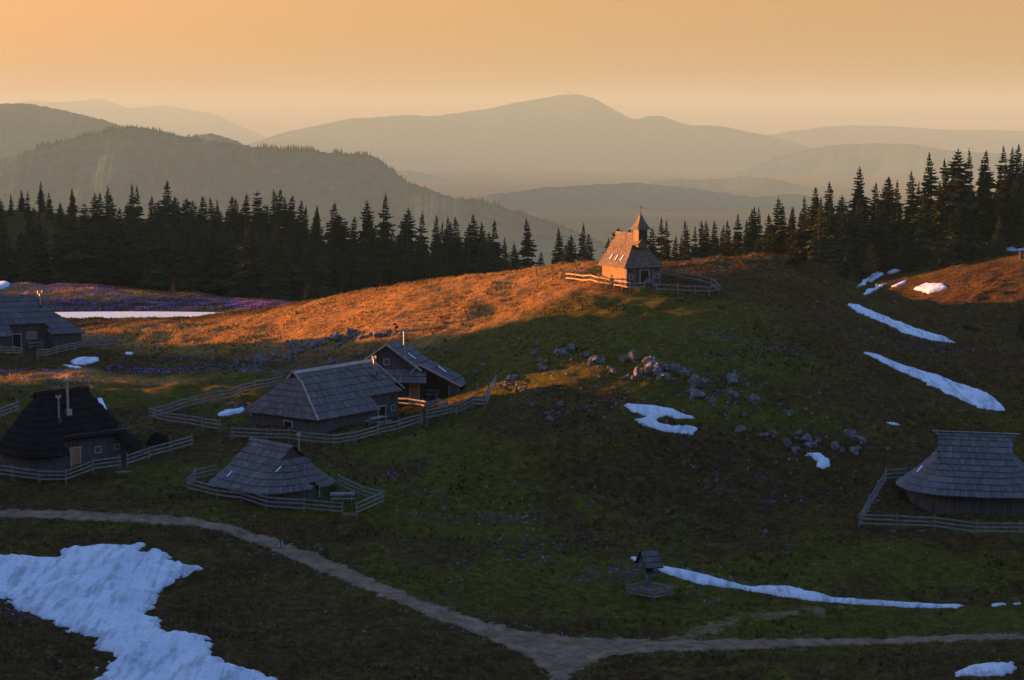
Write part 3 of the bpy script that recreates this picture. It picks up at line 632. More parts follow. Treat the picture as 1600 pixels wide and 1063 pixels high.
# ------------------------------------------------------------------ herdsmen's huts
def hut(name, label, cx, cy, z0, th, L1, L2, W, ze, zr, r1, r2, zg, xa=None, xb=None, zn=None, side=-1, rho=.0, courses=7, flare=.0,
        M_roof=None, M_wall=None, over=.55, recess=.35, g1=True, g2=True, edge=None, cat='hut', low=-1.2, lip=.085, egap=None):
    """shingled roof on plank walls. Local x runs along the ridge; eaves at x=-L1..L2, y=+-W; ridge at x=-r1..r2.
    Between x=xa..xb on one side the lowest courses are left out over a recessed entrance."""
    t = empty(name, (cx, cy, z0), th, label, cat)
    def wz(z):
        q = (zr - z) / (zr - ze); return W * (q + flare * q * (q - 1) * -1 * 0 + flare * (q ** 3 - q))
    def xe(z, Lx, rx):
        if z >= zg: return rx
        q = (zg - z) / (zg - ze); return rx + (Lx - rx) * (q + flare * (q * q - q))
    NF, NE, NC = 30, 14, 5
    def loop(z, out=0.0, inset=0.0):
        w_ = max(wz(z), .02) + out - inset; a = xe(z, L1, r1) + out - inset; b = xe(z, L2, r2) + out - inset
        rr = rho * min(w_, (a + b) / 2) * (1.0 if z < zg else .0) + .02
        if z < zg: rr *= min(1, (zg - z) / (zg - ze) * 2.2)
        rr = max(rr, .01)
        P_ = []
        for k in range(NF + 1): P_.append((-a + rr + (a + b - 2 * rr) * k / NF, -w_))
        for k in range(1, NC + 1): q = k / NC * math.pi / 2; P_.append((b - rr + rr * math.sin(q), -w_ + rr - rr * math.cos(q)))
        for k in range(1, NE + 1): P_.append((b, -w_ + rr + (2 * w_ - 2 * rr) * k / NE))
        for k in range(1, NC + 1): q = k / NC * math.pi / 2; P_.append((b - rr + rr * math.cos(q), w_ - rr + rr * math.sin(q)))
        for k in range(1, NF + 1): P_.append((b - rr - (a + b - 2 * rr) * k / NF, w_))
        for k in range(1, NC + 1): q = k / NC * math.pi / 2; P_.append((-a + rr - rr * math.sin(q), w_ - rr + rr * math.cos(q)))
        for k in range(1, NE + 1): P_.append((-a, w_ - rr - (2 * w_ - 2 * rr) * k / NE))
        for k in range(1, NC): q = k / NC * math.pi / 2; P_.append((-a + rr - rr * math.cos(q), -w_ + rr - rr * math.sin(q)))
        return P_
    zs = [ze + (zr - ze) * k / courses for k in range(courses + 1)]
    mb = MB(); r = random.Random(len(label))
    base = loop(ze); cum = [0]
    for i in range(len(base)): cum.append(cum[-1] + math.dist(base[i], base[(i + 1) % len(base)]))
    nfront = NF
    for k in range(courses):
        z1, z2 = zs[k], zs[k + 1]
        A_ = loop(z1, lip * .5); B_ = loop(z2, -lip * .1); n_ = len(A_)
        for i in range(n_):
            j = (i + 1) % n_; a, b_, c, d = A_[i], A_[j], B_[j], B_[i]
            front = i < NF or i >= n_ - NC + 1; rend = NF <= i < NF + NC + NE; back = NF + NC + NE <= i < 2 * NF + 2 * NC + NE; lend = i >= 2 * NF + 2 * NC + NE
            is_side = (i < NF) or (NF + NC + NE + NC <= i < 2 * NF + 2 * NC + NE)
            mx_, my_ = (a[0] + b_[0]) / 2, (a[1] + b_[1]) / 2
            if z1 >= zg - 1e-6 and not is_side: continue
            if z2 > zg + .3 and not is_side: continue
            if egap and z2 <= egap[2] + .1 and rend and egap[0] < my_ < egap[1]: continue
            if xa is not None and z2 <= zn + .15 and my_ * side > 0:
                if is_side and xa < mx_ < xb: continue
                if not is_side and mx_ > xa and xb >= L2 and my_ * side > W * .15: continue
            wob = lambda q: .02 * math.sin(q * 3.1 + k * 2) 
            p1 = (a[0], a[1], z1 + lip + wob(i)); p2 = (b_[0], b_[1], z1 + lip + wob(i + 1)); p3 = (c[0], c[1], z2 + lip * .35); p4 = (d[0], d[1], z2 + lip * .35)
            u1, u2 = cum[i], cum[i + 1]
            mb.face([p1, p2, p3, p4], [(u1, k + .05), (u2, k + .05), (u2, k + .95), (u1, k + .95)])
            q1 = (a[0] * .995, a[1] * .995, z1 - lip * .2); q2 = (b_[0] * .995, b_[1] * .995, z1 - lip * .2)
            mb.face([q1, q2, p2, p1], [(u1, k)] * 4)
    # underside
    U1 = loop(ze, -.02); 
    roof = mb.build('roof', M_roof, t)
    # ridge boards
    if edge: M_e = edge
    else: M_e = M_roof
    rb = MB()
    for sg in (-1, 1):
        sl = (zr - ze) / W; d = Vector((0, sg, -sl)).normalized(); nrm = Vector((0, sl * sg, 1)).normalized()
        cc = Vector(((r2 - r1) / 2, 0, zr + .1)) + d * .16 + nrm * .02; rb.box(cc, (r1 + r2 + .35, .38, .05), (Vector((1, 0, 0)), d, nrm))
    rb.build('ridge_board', M_e, t)
    # gablets at the ridge ends
    for sgn, rx, on in ((-1, r1, g1), (1, r2, g2)):
        if not on: continue
        gm_ = MB(); w_ = wz(zg); x0 = sgn * (rx - .22)
        gm_.face([(x0, -w_, zg - .15), (x0, w_, zg - .15), (x0, 0, zr - .02)] if sgn > 0 else [(x0, w_, zg - .15), (x0, -w_, zg - .15), (x0, 0, zr - .02)], [(0, 0), (2 * w_, 0), (w_, zr - zg)])
        gm_.build('gable', M_plank if edge is None or M_wall is not M_plank_l else M_wall, t)
        if edge:
            bb = MB()
            for s_ in (-1, 1): bb.beam((sgn * (rx + .02), s_ * (w_ + .05), zg), (sgn * (rx + .02), 0, zr + .08), .07, .16)
            bb.build('bargeboard', edge, t)
    # walls
    def roofz(x, y):
        z = zr - abs(y) / W * (zr - ze)
        if x > r2: z = min(z, zg - (x - r2) / max(L2 - r2, .01) * (zg - ze))
        if x < -r1: z = min(z, zg - (-x - r1) / max(L1 - r1, .01) * (zg - ze))
        return z
    WL = loop(ze, 0, over); WLn = []
    for (x, y) in WL:
        if xa is not None and y * side > W * .3 and xa < x < xb: y = side * (wz(zn) - recess)
        if xa is not None and xb >= L2 and x > xa and abs(y) < W * .9 and y * side > 0: x = min(x, L2 - over)
        WLn.append((x, y))
    wm = MB(); s = 0
    for i in range(len(WLn)):
        a, b_ = WLn[i], WLn[(i + 1) % len(WLn)]; dd = math.dist(a, b_)
        if dd < 1e-4: continue
        za, zb = roofz(*a) - .03, roofz(*b_) - .03
        if rho > .1 and not (xa is not None and a[1] * side > W * .3 and xa < a[0] < xb): za = min(za, ze + .12); zb = min(zb, ze + .12)
        wm.face([(a[0], a[1], low), (b_[0], b_[1], low), (b_[0], b_[1], zb), (a[0], a[1], za)], [(s, 0), (s + dd, 0), (s + dd, zb + 1), (s, za + 1)]); s += dd
    wm.build('wall', M_wall, t)
    t['_'] = 0; del t['_']
    return t, roofz, wz, WLn
def chimney(parent, x, y, z, h, r=.09, flash=True, mat=None, tee=True, box=None):
    mat = mat or M_metal
    mb = MB().tube((x, y, z - .6), (x, y, z + h), r, r, 10); c = mb.build('chimney_pipe', mat, parent)
    cp_ = MB().tube((x, y, z + h), (x, y, z + h + .06), r * 1.5, r * 1.5, 10)
    if tee: cp_.box((x, y, z + h + .14), (r * 5, r * 1.6, r * 1.3)); cp_.box((x - r * 2.4, y, z + h + .18), (r * .8, r * 2.2, r * 3.4)); cp_.box((x + r * 2.4, y, z + h + .18), (r * .8, r * 2.2, r * 3.4))
    cp_.build('chimney_cowl', mat, c)
    if flash: MB().box((x, y, z + .05), (r * 4.2, r * 4.2, .55)).build('chimney_base', box or M_metal_d, c)
    return c
def door(parent, pos, ang, w_=.85, h_=1.75, mat=None):
    ca, sa = math.cos(ang), math.sin(ang); X = Vector((ca, sa, 0)); Y = Vector((sa, -ca, 0)); Z = Vector((0, 0, 1)); p = Vector(pos)
    d = MB().box(p + Z * h_ / 2 + Y * .03, (w_, .06, h_), (X, Y, Z)).build('door', mat or M_dark, parent)
    f = MB()
    for s_ in (-1, 1): f.box(p + X * s_ * (w_ / 2 + .05) + Z * h_ / 2 + Y * .04, (.1, .1, h_ + .1), (X, Y, Z))
    f.box(p + Z * (h_ + .08) + Y * .04, (w_ + .3, .1, .1), (X, Y, Z)); f.build('door_frame', M_beam, d)
    MB().box(p + X * w_ * .36 + Z * .95 + Y * .09, (.03, .06, .14), (X, Y, Z)).build('handle', M_metal_d, d); return d
def window(parent, pos, ang, w_=.6, h_=.5, mat=None, shutter=False):
    ca, sa = math.cos(ang), math.sin(ang); X = Vector((ca, sa, 0)); Y = Vector((sa, -ca, 0)); Z = Vector((0, 0, 1)); p = Vector(pos)
    f = MB()
    for s_ in (-1, 1): f.box(p + X * s_ * w_ / 2 + Y * .04, (.07, .08, h_ + .07), (X, Y, Z)); f.box(p + Z * s_ * h_ / 2 + Y * .035, (w_ - .07, .07, .07), (X, Y, Z))
    o = f.build('window', M_beam, parent); MB().box(p + Y * .01, (w_, .03, h_), (X, Y, Z)).build('pane', mat or M_glass, o)
    if shutter:
        MB().box(p - X * (w_ * .78) + Y * .05, (w_ * .5, .04, h_ + .05), (X, Y, Z)).build('shutter', M_plank, o)
    return o
def seat_set(x, y, rz, label, w_=1.8):
    t = empty('picnic_table', (x, y, float(ground(x, y)) + .02), rz, label, 'table')
    mb = MB()
    for k in range(4): mb.box((0, -.3 + k * .2, .74), (w_, .18, .05))
    mb.build('table_top', M_rail, t)
    for s_ in (-1, 1):
        MB().box((0, s_ * .75, .44), (w_, .28, .05)).build('bench', M_rail, t)
        l = MB(); l.beam((s_ * w_ * .36, -.35, .72), (s_ * w_ * .36, -.62, -.1), .07, .1); l.beam((s_ * w_ * .36, .35, .72), (s_ * w_ * .36, .62, -.1), .07, .1); l.box((s_ * w_ * .36, 0, .38), (.07, 1.7, .09)); l.build('trestle', M_post, t)
    return t

# the largest hut
th = .93
t, rz_, wz_, WL = hut('shingled_hut', 'largest grey shingled hut with a small gable, in the middle of the hamlet', -19.42, 164.0, -27.14, th,
    1.79, 11.41, 4.48, 1.77, 5.5, .1, 10.39, 4.75, 6.46, 12.5, 2.9, -1, .0, 7, .0, M_shingle, M_plank, .45, .3, edge=M_beam)
bb = MB()      # light boards along the near hip
for k in range(14):
    q0, q1 = k / 14, (k + 1) / 14 + .02; A0 = Vector((-.05, -.9, 4.78)); B0 = Vector((-1.85, -4.55, 1.82)); bb.beam(A0.lerp(B0, q0) + Vector((0, 0, .06)), A0.lerp(B0, q1) + Vector((0, 0, .10)), .16, .06)
bb.build('hip_board', M_beam, t)
bb = MB(); A0 = Vector((.05, .9, 4.8)); B0 = Vector((-1.85, 4.55, 1.86)); bb.beam(A0, B0, .12, .08); bb.build('hip_board', M_beam, t)
bb = MB(); bb.beam((11.5, -3.2, 3.0), (10.45, -.3, 5.5), .12, .08); bb.build('bargeboard', M_beam, t)
chimney(t, 8.9, -1.7, rz_(8.9, -1.7) + .05, 1.75, .085)
door(t, (-1.34, -.5, -.35), math.pi * 1.5, .9, 1.6)
door(t, (8.6, -2.82, -.2), 0, .9, 1.8); window(t, (10.2, -2.82, 1.3), 0, .6, .5)
lb = MB(); lb.box((-.75, 1.4, 3.45), (.05, .5, .9), (Vector((.5, 0, -.87)).cross(Vector((0, 1, 0))) * -1, Vector((0, 1, 0)), Vector((.5, 0, .87)))); lb.build('roof_hatch', M_metal_d, t)
seat_set(-11.9, 163.5, .9, 'weathered picnic table in front of the largest hut, inside its fence')
# black hut at the left
t, rz_, wz_, WL = hut('tarred_hut', 'black tar-dark hut with two stove pipes at the left edge, beside the gravel track', -36.96, 155.76, -28.1, .80,
    6.9, 4.75, 4.1, 1.35, 6.1, 3.8, 1.1, 5.5, -3.4, 3.7, 2.75, -1, .6, 9, .0, M_shingle_dark, M_plank, .75, .3, g1=True)
chimney(t, -1.75, -1.45, rz_(-1.75, -1.45), 2.7, .12, box=M_metal)
chimney(t, -2.9, -1.9, rz_(-2.9, -1.9), 1.9, .075)
MB().box((2.0, -.95, rz_(2.0, -.95) + .12), (.42, 1.5, .07), (Vector((1, 0, 0)), Vector((0, -.64, -.77)), Vector((0, -.77, .64)))).build('skylight', M_sky_pane, t)
door(t, (-1.9, -2.61, -.35), 0, .85, 1.9, M_plank_o); window(t, (.3, -2.61, 1.2), 0, .6, .5); window(t, (2.2, -2.61, 1.2), 0, .5, .4)
MB().beam((-3.2, -2.93, 2.74), (3.6, -2.93, 2.74), .05, .06).build('eave_board', M_rail, t)
ld_ = empty('ladder', hit(45, 729), .8, 'small wooden ladder leaning on the front of the black hut', 'ladder')
for s_ in (-1, 1): MB().beam((s_ * .18, -.3, 0), (s_ * .18, .15, 1.5), .05, .05).build('rail', M_rail, ld_)
for k in range(5): MB().beam((-.2, -.27 + k * .08, .15 + k * .28), (.2, -.27 + k * .08, .15 + k * .28), .04, .04).build('rung', M_rail, ld_)
# oval hut in front
t, rz_, wz_, WL = hut('oval_hut', 'low oval shingled hut in its own fence just above the gravel track', -19.29, 147.0, -29.25, -.80,
    4.7, 4.7, 4.45, .95, 4.15, 2.6, 2.8, 3.35, None, None, None, 1, .75, 7, .08, M_shingle, M_plank, .5, .4, egap=(.5, 1.7, 1.4))
chimney(t, 1.5, 1.6, rz_(1.5, 1.6) - .1, 1.75, .07)
MB().box((4.02, 1.1, .35), (.1, 1.1, 2.1)).build('porch_wall', M_dark, t)
door(t, (4.08, 1.1, -.45), math.pi * .5, .75, 1.5)
for (x, y) in ((-1.2, -3.3), (3.4, -1.9)):
    z = rz_(x, y) + .12; MB().box((x, y, z), (.09, .62, .03), (Vector((1, 0, 0)), Vector((0, .81, .58)), Vector((0, -.58, .81)))).build('loose_shingle', M_sky_pane, t)
q = hit(534, 793); seat_set(q.x, q.y + .8, .1, 'low picnic table in the gateway of the oval hut fence', 1.9)
# oval hut at the right edge
t, rz_, wz_, WL = hut('round_hut', 'big round-ended shingled hut with a ridge plank, alone at the right edge', 37.4, 148.0, -29.85, -.23,
    6.15, 6.3, 5.0, 1.05, 5.25, 2.95, 2.95, 3.45, None, None, None, -1, .92, 10, .0, M_shingle_blue, M_plank, .75, .3)
MB().box((0, 0, 5.42), (6.8, .3, .07)).build('ridge_plank', M_rail_brown, t)
z = rz_(-4.3, -2.1) + .25; MB().box((-4.3, -2.2, z), (.1, .8, .03), (Vector((.8, -.6, 0)), Vector((.5, .65, .55)), Vector((-.33, -.44, .83)))).build('loose_shingle', M_sky_pane, t)
# hut at the upper left
t, rz_, wz_, WL = hut('farm_hut', 'blue-grey shingled hut with an orange shutter by the pond at the left edge', -56.21, 215.17, -25.15, .45,
    9.0, 5.56, 3.79, 1.5, 5.77, 6.5, .6, 5.3, -2.7, 1.6, 2.63, -1, .0, 7, .0, M_shingle_blue, M_plank, .4, .5, g2=False)
chimney(t, 1.05, -1.1, rz_(1.05, -1.1) - .05, 1.55, .1)
door(t, (-2.0, -2.28, -.4), 0, .9, 1.9); w_ = window(t, (-.3, -2.28, 1.35), 0, 1.1, .75, M_plank_o)
wg = MB(); wg.box((-5.4, -3.5, 3.1), (3.4, .1, .1)); 
gb = MB(); # small lit gable above the left wing
gb.face([(-6.3, -2.6, 3.2), (-4.1, -2.6, 3.2), (-5.2, -2.6, 4.7)], [(0, 0), (2.2, 0), (1.1, 1.5)]); gb.build('dormer_wall', M_plank, t)
dr = MB()
for s_ in (-1, 1): dr.face([(-5.2, -3.0, 4.85), (-5.2 + s_ * 1.4, -3.0, 3.05), (-5.2 + s_ * 1.4, -1.3, 3.05), (-5.2, -.6, 4.85)][::s_], [(0, 0), (1.9, 0), (1.9, 1), (0, 1)])
dr.build('dormer_roof', M_shingle_blue, t); window(t, (-5.2, -2.62, 3.6), 0, .5, .5, M_plank_o)
q = hit(52, 549); seat_set(q.x, q.y + 1.2, .4, 'small picnic table in front of the hut by the pond')

# the barn behind the largest hut
def barn():
    cx, cy, z0, th = -11.6, 179.8, -26.3, -.2
    t = empty('barn', (cx, cy, z0), th, 'gabled wooden barn with a tall pipe and an open porch behind the largest hut', 'barn')
    def slab(name, pts, thick, mat, n=4, axis_uv=1.0):
        """a pitched roof slab in shingle courses: pts = top a, top b, bottom b, bottom a"""
        a, b_, c, d = map(Vector, pts); mb = MB(); nrm = (b_ - a).cross(d - a).normalized(); nrm = nrm if nrm.z > 0 else -nrm; L_ = (b_ - a).length
        for k in range(n):
            t0, t1 = k / n, (k + 1) / n + .01
            p = [a.lerp(d, t0), b_.lerp(c, t0), b_.lerp(c, t1), a.lerp(d, t1)]
            top = [p[0] + nrm * .04, p[1] + nrm * .04, p[2] + nrm * .12, p[3] + nrm * .12]; v = n - k
            mb.face([top[3], top[2], top[1], top[0]], [(0, v), (L_, v), (L_, v + .9), (0, v + .9)])
            mb.face([p[3], p[2], top[2], top[3]]); mb.face([p[0], p[1], p[2], p[3]])
            mb.face([p[1], top[1], top[2], p[2]]); mb.face([p[0], p[3], top[3], top[0]])
        return mb.build(name, mat, t)
    zr, f, bk = 5.55, -2.5, 3.0; W1, W2, s = 2.9, 3.5, .70
    zl, zrr = zr - W1 * s, zr - W2 * s
    slab('roof_slope', [(0, bk, zr), (0, f, zr), (-W1, f, zl), (-W1, bk, zl)], .08, M_shingle, 4)
    slab('roof_slope', [(0, f, zr), (0, bk, zr), (W2, bk, zrr), (W2, f, zrr)], .08, M_shingle, 5)
    for x, z in ((-W1, zl), (W2, zrr)): MB().beam((x, f - .03, z + .02), (0, f - .03, zr + .06), .06, .2).build('bargeboard', M_beam, t)
    # walls
    w = MB(); yf = f + .5; e = .3
    w.face([(-W1 + e, yf, 2.9), (W2 - e, yf, 2.9), (W2 - e, yf, zrr + .2), (0, yf, zr - .05), (-W1 + e, yf, zl + .2)], [(0, 3), (6, 3), (6, 4), (3, 5), (0, 4)]); w.build('gable', M_plank, t)
    w = MB()
    for a, b_ in (((-W1 + .5, yf + .25), (W2 - .4, yf + .25)), ((W2 - .4, yf + .25), (W2 - .4, bk + 2.0)), ((W2 - .4, bk + 2.0), (-W1 + .5, bk + 2.0)), ((-W1 + .5, bk + 2.0), (-W1 + .5, yf + .25))):
        Lw = math.dist(a, b_); w.face([(*a, -.8), (*b_, -.8), (*b_, 2.95), (*a, 2.95)], [(0, 0), (Lw, 0), (Lw, 3.2), (0, 3.2)])
    w.build('wall', M_plank, t)
    slab('skirt_roof', [(-W1 - .1, yf, 3.15), (W2 + .35, yf, 3.15), (W2 + .6, yf - 1.15, 1.95), (-W1 - .4, yf - 1.15, 1.95)], .08, M_shingle, 2)
    window(t, (-.1, yf - .02, 3.85), 0, .55, .55, M_glass, True)
    door(t, (W2 - .9, yf + .2, -.3), 0, .8, 1.9, M_plank_o)
    # annex with the open porch
    ax0, ax1 = W2 - .2, W2 + 3.6
    slab('roof_slope', [(W2 - .3, f + .2, 3.65), (W2 - .2, f + 4.0, 3.65), (W2 + 4.0, f + 4.0, 1.65), (W2 + 3.9, f + .0, 1.65)], .08, M_shingle, 4)
    slab('roof_slope', [(W2 - .2, f + 4.0, 3.65), (W2 - .3, f + .2, 3.65), (W2 - 1.3, f + .25, 2.6), (W2 - 1.2, f + 4.0, 2.6)], .08, M_shingle, 2)
    MB().beam((W2 - 1.35, f + .15, 2.65), (W2 - .3, f + .12, 3.72), .06, .16).build('bargeboard', M_beam, t); MB().beam((W2 - .3, f + .12, 3.72), (W2 + 3.95, f - .08, 1.72), .06, .16).build('bargeboard', M_beam, t)
    w = MB(); yb = f + 2.6
    w.face([(ax0, yb, -.8), (ax1, yb, -.8), (ax1, yb, 1.75), (ax0, yb, 3.5)], [(0, 0), (4, 0), (4, 2.4), (0, 4)]); w.face([(ax1, f + .35, -.8), (ax1, f + 3.9, -.8), (ax1, f + 3.9, 1.7), (ax1, f + .35, 1.7)], [(0, 0), (5, 0), (5, 2.4), (0, 2.4)]); w.build('porch_wall', M_plank, t)
    for x in (ax1 - .02, ax1 - 1.0): MB().box((x, f + .3, .4), (.12, .12, 2.6)).build('porch_post', M_post, t)
    w = MB(); w.face([(ax1 - 1.0, f + .32, -.8), (ax1, f + .32, -.8), (ax1, f + .32, 1.75), (ax1 - 1.0, f + .32, 2.2)], [(0, 0), (1, 0), (1, 2.5), (0, 2.9)]); w.build('porch_panel', M_plank, t)
    MB().box((W2 + 1.5, f + .3, .02), (4.2, 2.3, .1)).build('porch_floor', M_rail, t)
    chimney(t, 1.5, -1.4, zr - 1.5 * s, 2.3, .1, flash=False)
    for x, y in ((2.0, -.4), (5.0, -.3)):
        zz_ = zr - x * s if x < 3.5 else 3.7 - (x - W2 + .2) * .46; MB().box((x, y, zz_ + .14), (1.0, .16, .05), (Vector((.82, 0, -.57)), Vector((0, 1, 0)), Vector((.57, 0, .82)))).build('skylight', M_sky_pane, t)
    return t
barn()
q = hit(677, 622); seat_set(q.x, q.y, -.2, 'small table with a bench under the open barn porch', 1.2)

# ------------------------------------------------------------------ the chapel
CH = (12.79, 199.15, -16.58); CT = .46 + math.pi / 2
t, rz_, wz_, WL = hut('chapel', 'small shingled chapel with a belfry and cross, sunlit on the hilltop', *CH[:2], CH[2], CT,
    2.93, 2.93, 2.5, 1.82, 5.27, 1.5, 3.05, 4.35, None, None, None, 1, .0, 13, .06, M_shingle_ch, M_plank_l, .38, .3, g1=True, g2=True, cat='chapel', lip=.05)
# dark panels put shade on the chapel's vestibule front and the belfry's unlit faces
MB().box((-2.60, 0, .62), (.07, 4.0, 2.3)).build('front_shade_panel', M_plank, t)
for y in (-1.15, 1.15): MB().box((-2.66, y, .55), (.12, .14, 2.2)).build('porch_post', M_post, t)
MB().box((-1.95 - .56, 0, 5.35), (.05, .9, .8)).build('belfry_shade_panel', M_plank, t)
MB().box((-1.95, -.56, 5.35), (.9, .05, .8)).build('belfry_shade_panel', M_plank, t)
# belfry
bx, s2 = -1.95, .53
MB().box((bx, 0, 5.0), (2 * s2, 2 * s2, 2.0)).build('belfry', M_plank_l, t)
cap = MB(); lv = [(.88, 5.86), (.60, 6.25), (.32, 6.85), (.05, 7.5)]
for k in range(3):
    a, za = lv[k]; b_, zb = lv[k + 1]; A_ = [(-a, -a), (a, -a), (a, a), (-a, a)]; B_ = [(-b_, -b_), (b_, -b_), (b_, b_), (-b_, b_)]
    for i in range(4): j = (i + 1) % 4; cap.face([(bx + A_[i][0], A_[i][1], za), (bx + A_[j][0], A_[j][1], za), (bx + B_[j][0], B_[j][1], zb), (bx + B_[i][0], B_[i][1], zb)], [(0, k), (2 * a, k), (2 * b_, k + .9), (0, k + .9)])
cap.face([(bx - .88, .88, 5.86), (bx + .88, .88, 5.86), (bx + .88, -.88, 5.86), (bx - .88, -.88, 5.86)])
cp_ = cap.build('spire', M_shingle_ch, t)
cr = MB(); cr.tube((bx, 0, 7.4), (bx, 0, 8.5), .035, .03, 6); cr.beam((bx, -.26, 8.15), (bx, .26, 8.15), .06, .06); cr.tube((bx, 0, 7.55), (bx, 0, 7.7), .07, .07, 8)
cr.build('cross', M_metal_d, cp_)
# little gable in front of the belfry
g_ = MB()
for s_ in (-1, 1): g_.face([(bx - .75, 0, 5.1), (bx - .95, s_ * .95, 4.2), (bx + .4, s_ * .95, 4.2), (bx + .4, 0, 5.1)][::s_], [(0, 0), (1, 0), (1, .9), (0, .9)])
g_.build('porch_gable', M_shingle_ch, t)
# three skylights on the sunlit slope
for x in (-1.25, -.1, 1.05):
    y = 1.85; z = rz_(x, y) + .10; d = Vector((0, .585, -.81)); MB().box((x, y, z), (.13, .66, .05), (Vector((1, 0, 0)), d, Vector((0, .81, .585)))).build('skylight', M_sky_pane, t)
door(t, (-2.66, -.1, -.1), math.pi * 1.5, 1.0, 1.6, M_dark)
for y in (1.55, -1.6): window(t, (-2.66, y, .9), math.pi * 1.5, .45, .5)
tt = MB(); tt.box((-2.6, .1, -.25), (.9, 3.4, .3)); tt.build('doorstep', M_rock, t)
for s_ in (-1, 1): MB().box((-2.62, s_ * 2.02, .7), (.16, .16, 2.3)).build('corner_post', M_post, t)
# pale standing stone by the door
p = hit(1013, 446); o = bpy.data.objects.new('boulder', ROCKS[2]); COL.objects.link(o); o.location = (p.x, p.y + .2, p.z + .35); o.scale = (.65, .5, .7)
tag(o, 'pale rough boulder standing against the chapel front beside the door', 'rock', 'rocks by the chapel')
p = hit(1022, 449); o = bpy.data.objects.new('boulder', ROCKS[5]); COL.objects.link(o); o.location = (p.x, p.y + .2, p.z + .15); o.scale = (.45, .4, .4); tag(o, 'small low boulder right of the pale chapel stone', 'rock', 'rocks by the chapel')

# ------------------------------------------------------------------ fences
def fence(label, pts, h=1.08, rails=3, spacing=2.4, mr=None, mp=None, seed=0, world=False, post_h=.1):
    P_ = [Vector(p) if world else hit(*p) for p in pts]; rn = random.Random(seed + len(label)); mr = mr or M_rail; mp = mp or M_post
    c = P_[0]; t = empty('rail_fence', c, 0, label, 'fence', 'rail fences of the hamlet')
    posts = []
    for i in range(len(P_) - 1):
        a, b_ = P_[i], P_[i + 1]; L_ = (Vector((b_.x, b_.y)) - Vector((a.x, a.y))).length; n_ = max(1, round(L_ / spacing))
        for k in range(n_ + (1 if i == len(P_) - 2 else 0)):
            q = a.lerp(b_, k / n_); q.z = float(ground(q.x, q.y)); posts.append(q)
    tops = []
    for q in posts:
        hh = h + post_h + rn.uniform(-.04, .1); ln = Vector((rn.uniform(-.04, .04), rn.uniform(-.04, .04), 0)); l = q - c
        MB().beam(l + Vector((0, 0, -.3)), l + ln + Vector((0, 0, hh)), .13, .11, Vector((0, 1, 0))).build('post', mp, t); tops.append(l)
    for a, b_ in zip(tops, tops[1:]):
        d = Vector((b_.x - a.x, b_.y - a.y, 0)); n_ = Vector((d.y, -d.x, 0)).normalized(); n_ = n_ if n_.y < 0 else -n_
        for k in range(rails):
            z = h - .06 - k * (h - .22) / max(rails - .4, 1) * .98; e = d.normalized() * .12
            MB().beam(a + n_ * .09 - e + Vector((0, 0, z + rn.uniform(-.03, .03))), b_ + n_ * .09 + e + Vector((0, 0, z + rn.uniform(-.03, .03))), .05, .13).build('rail', mr, t)
    return t
fence('grey rail fence along the front of the black hut, up to its gateway', [(-40, 744), (20, 749), (103, 755.5), (187, 733)], seed=1)
fence('short grey rail fence rising right from the gateway of the black hut', [(199, 730.5), (299.7, 700)], seed=2)
fence('rail fence behind the black hut at the left edge', [(-40, 668), (0, 656), (28, 645)], seed=3, mr=M_rail)
fence('brown rail fence on the near side of the flowery yard left of the largest hut', [(235, 656), (344, 676)], seed=4, mr=M_rail_brown)
fence('grey fence on the far side of the flowery yard left of the largest hut', [(235, 656), (281, 643), (345, 628), (376, 619), (399, 612), (440, 604)], seed=5)
fence('long rail fence curving in front of the largest hut', [(362.5, 687), (416, 690), (522.5, 698), (590, 683), (658.4, 664)], seed=6)
fence('zigzag rail fence running from the gateway near the barn to the rocks', [(667, 659), (705, 650), (713, 650), (741, 636.5), (757, 637.5), (764, 620), (774, 604)], seed=7)
fence('short inner fence before the barn yard', [(618, 636), (660, 640), (698, 643)], seed=8, rails=2, h=.9)
fence('rail fence enclosing the low oval hut', [(337, 746), (304.4, 754), (294, 768), (340, 780), (416, 797), (475, 801), (535, 806)], seed=9, mr=M_rail_brown)
fence('rail fence behind the right end of the low oval hut', [(557, 807.5), (597.7, 789), (561.6, 778), (530.7, 763)], seed=10)
fence('long rail fence around the big round-ended hut at the right edge', [(1415, 751), (1384, 753), (1343, 824), (1460, 829), (1594, 838), (1670, 843)], seed=11, spacing=3.4)
fence('grey rail fence in front of the hut by the pond, left part', [(-30, 553), (0, 554), (35.5, 558)], seed=12, rails=3, h=1.0)
fence('rail fence in front of the hut by the pond, right part', [(58, 559), (118, 549), (178, 541), (152, 534), (127, 534)], seed=13, rails=3, h=1.0)
fence('sunlit golden rail fence in front of the chapel side', [(912.5, 430), (886, 441), (912, 444.5), (935, 447.5), (960, 451.5), (984, 456)], seed=14, rails=2, spacing=1.35, h=1.0, mr=M_rail_sun, mp=M_rail_sun, post_h=.05)
fence('shaded low fence between the golden fence and the chapel gateway', [(984, 456), (1007, 453.5)], seed=15, rails=2, spacing=1.4, h=.85)
fence('oval rail fence right of the chapel, from the gateway round to the back', [(1027, 458), (1059.5, 459.5), (1086, 461), (1108, 462), (1124, 460), (1112, 449), (1094.5, 444), (1063, 438), (1034, 434)], seed=16, rails=2, spacing=1.7, h=.95)
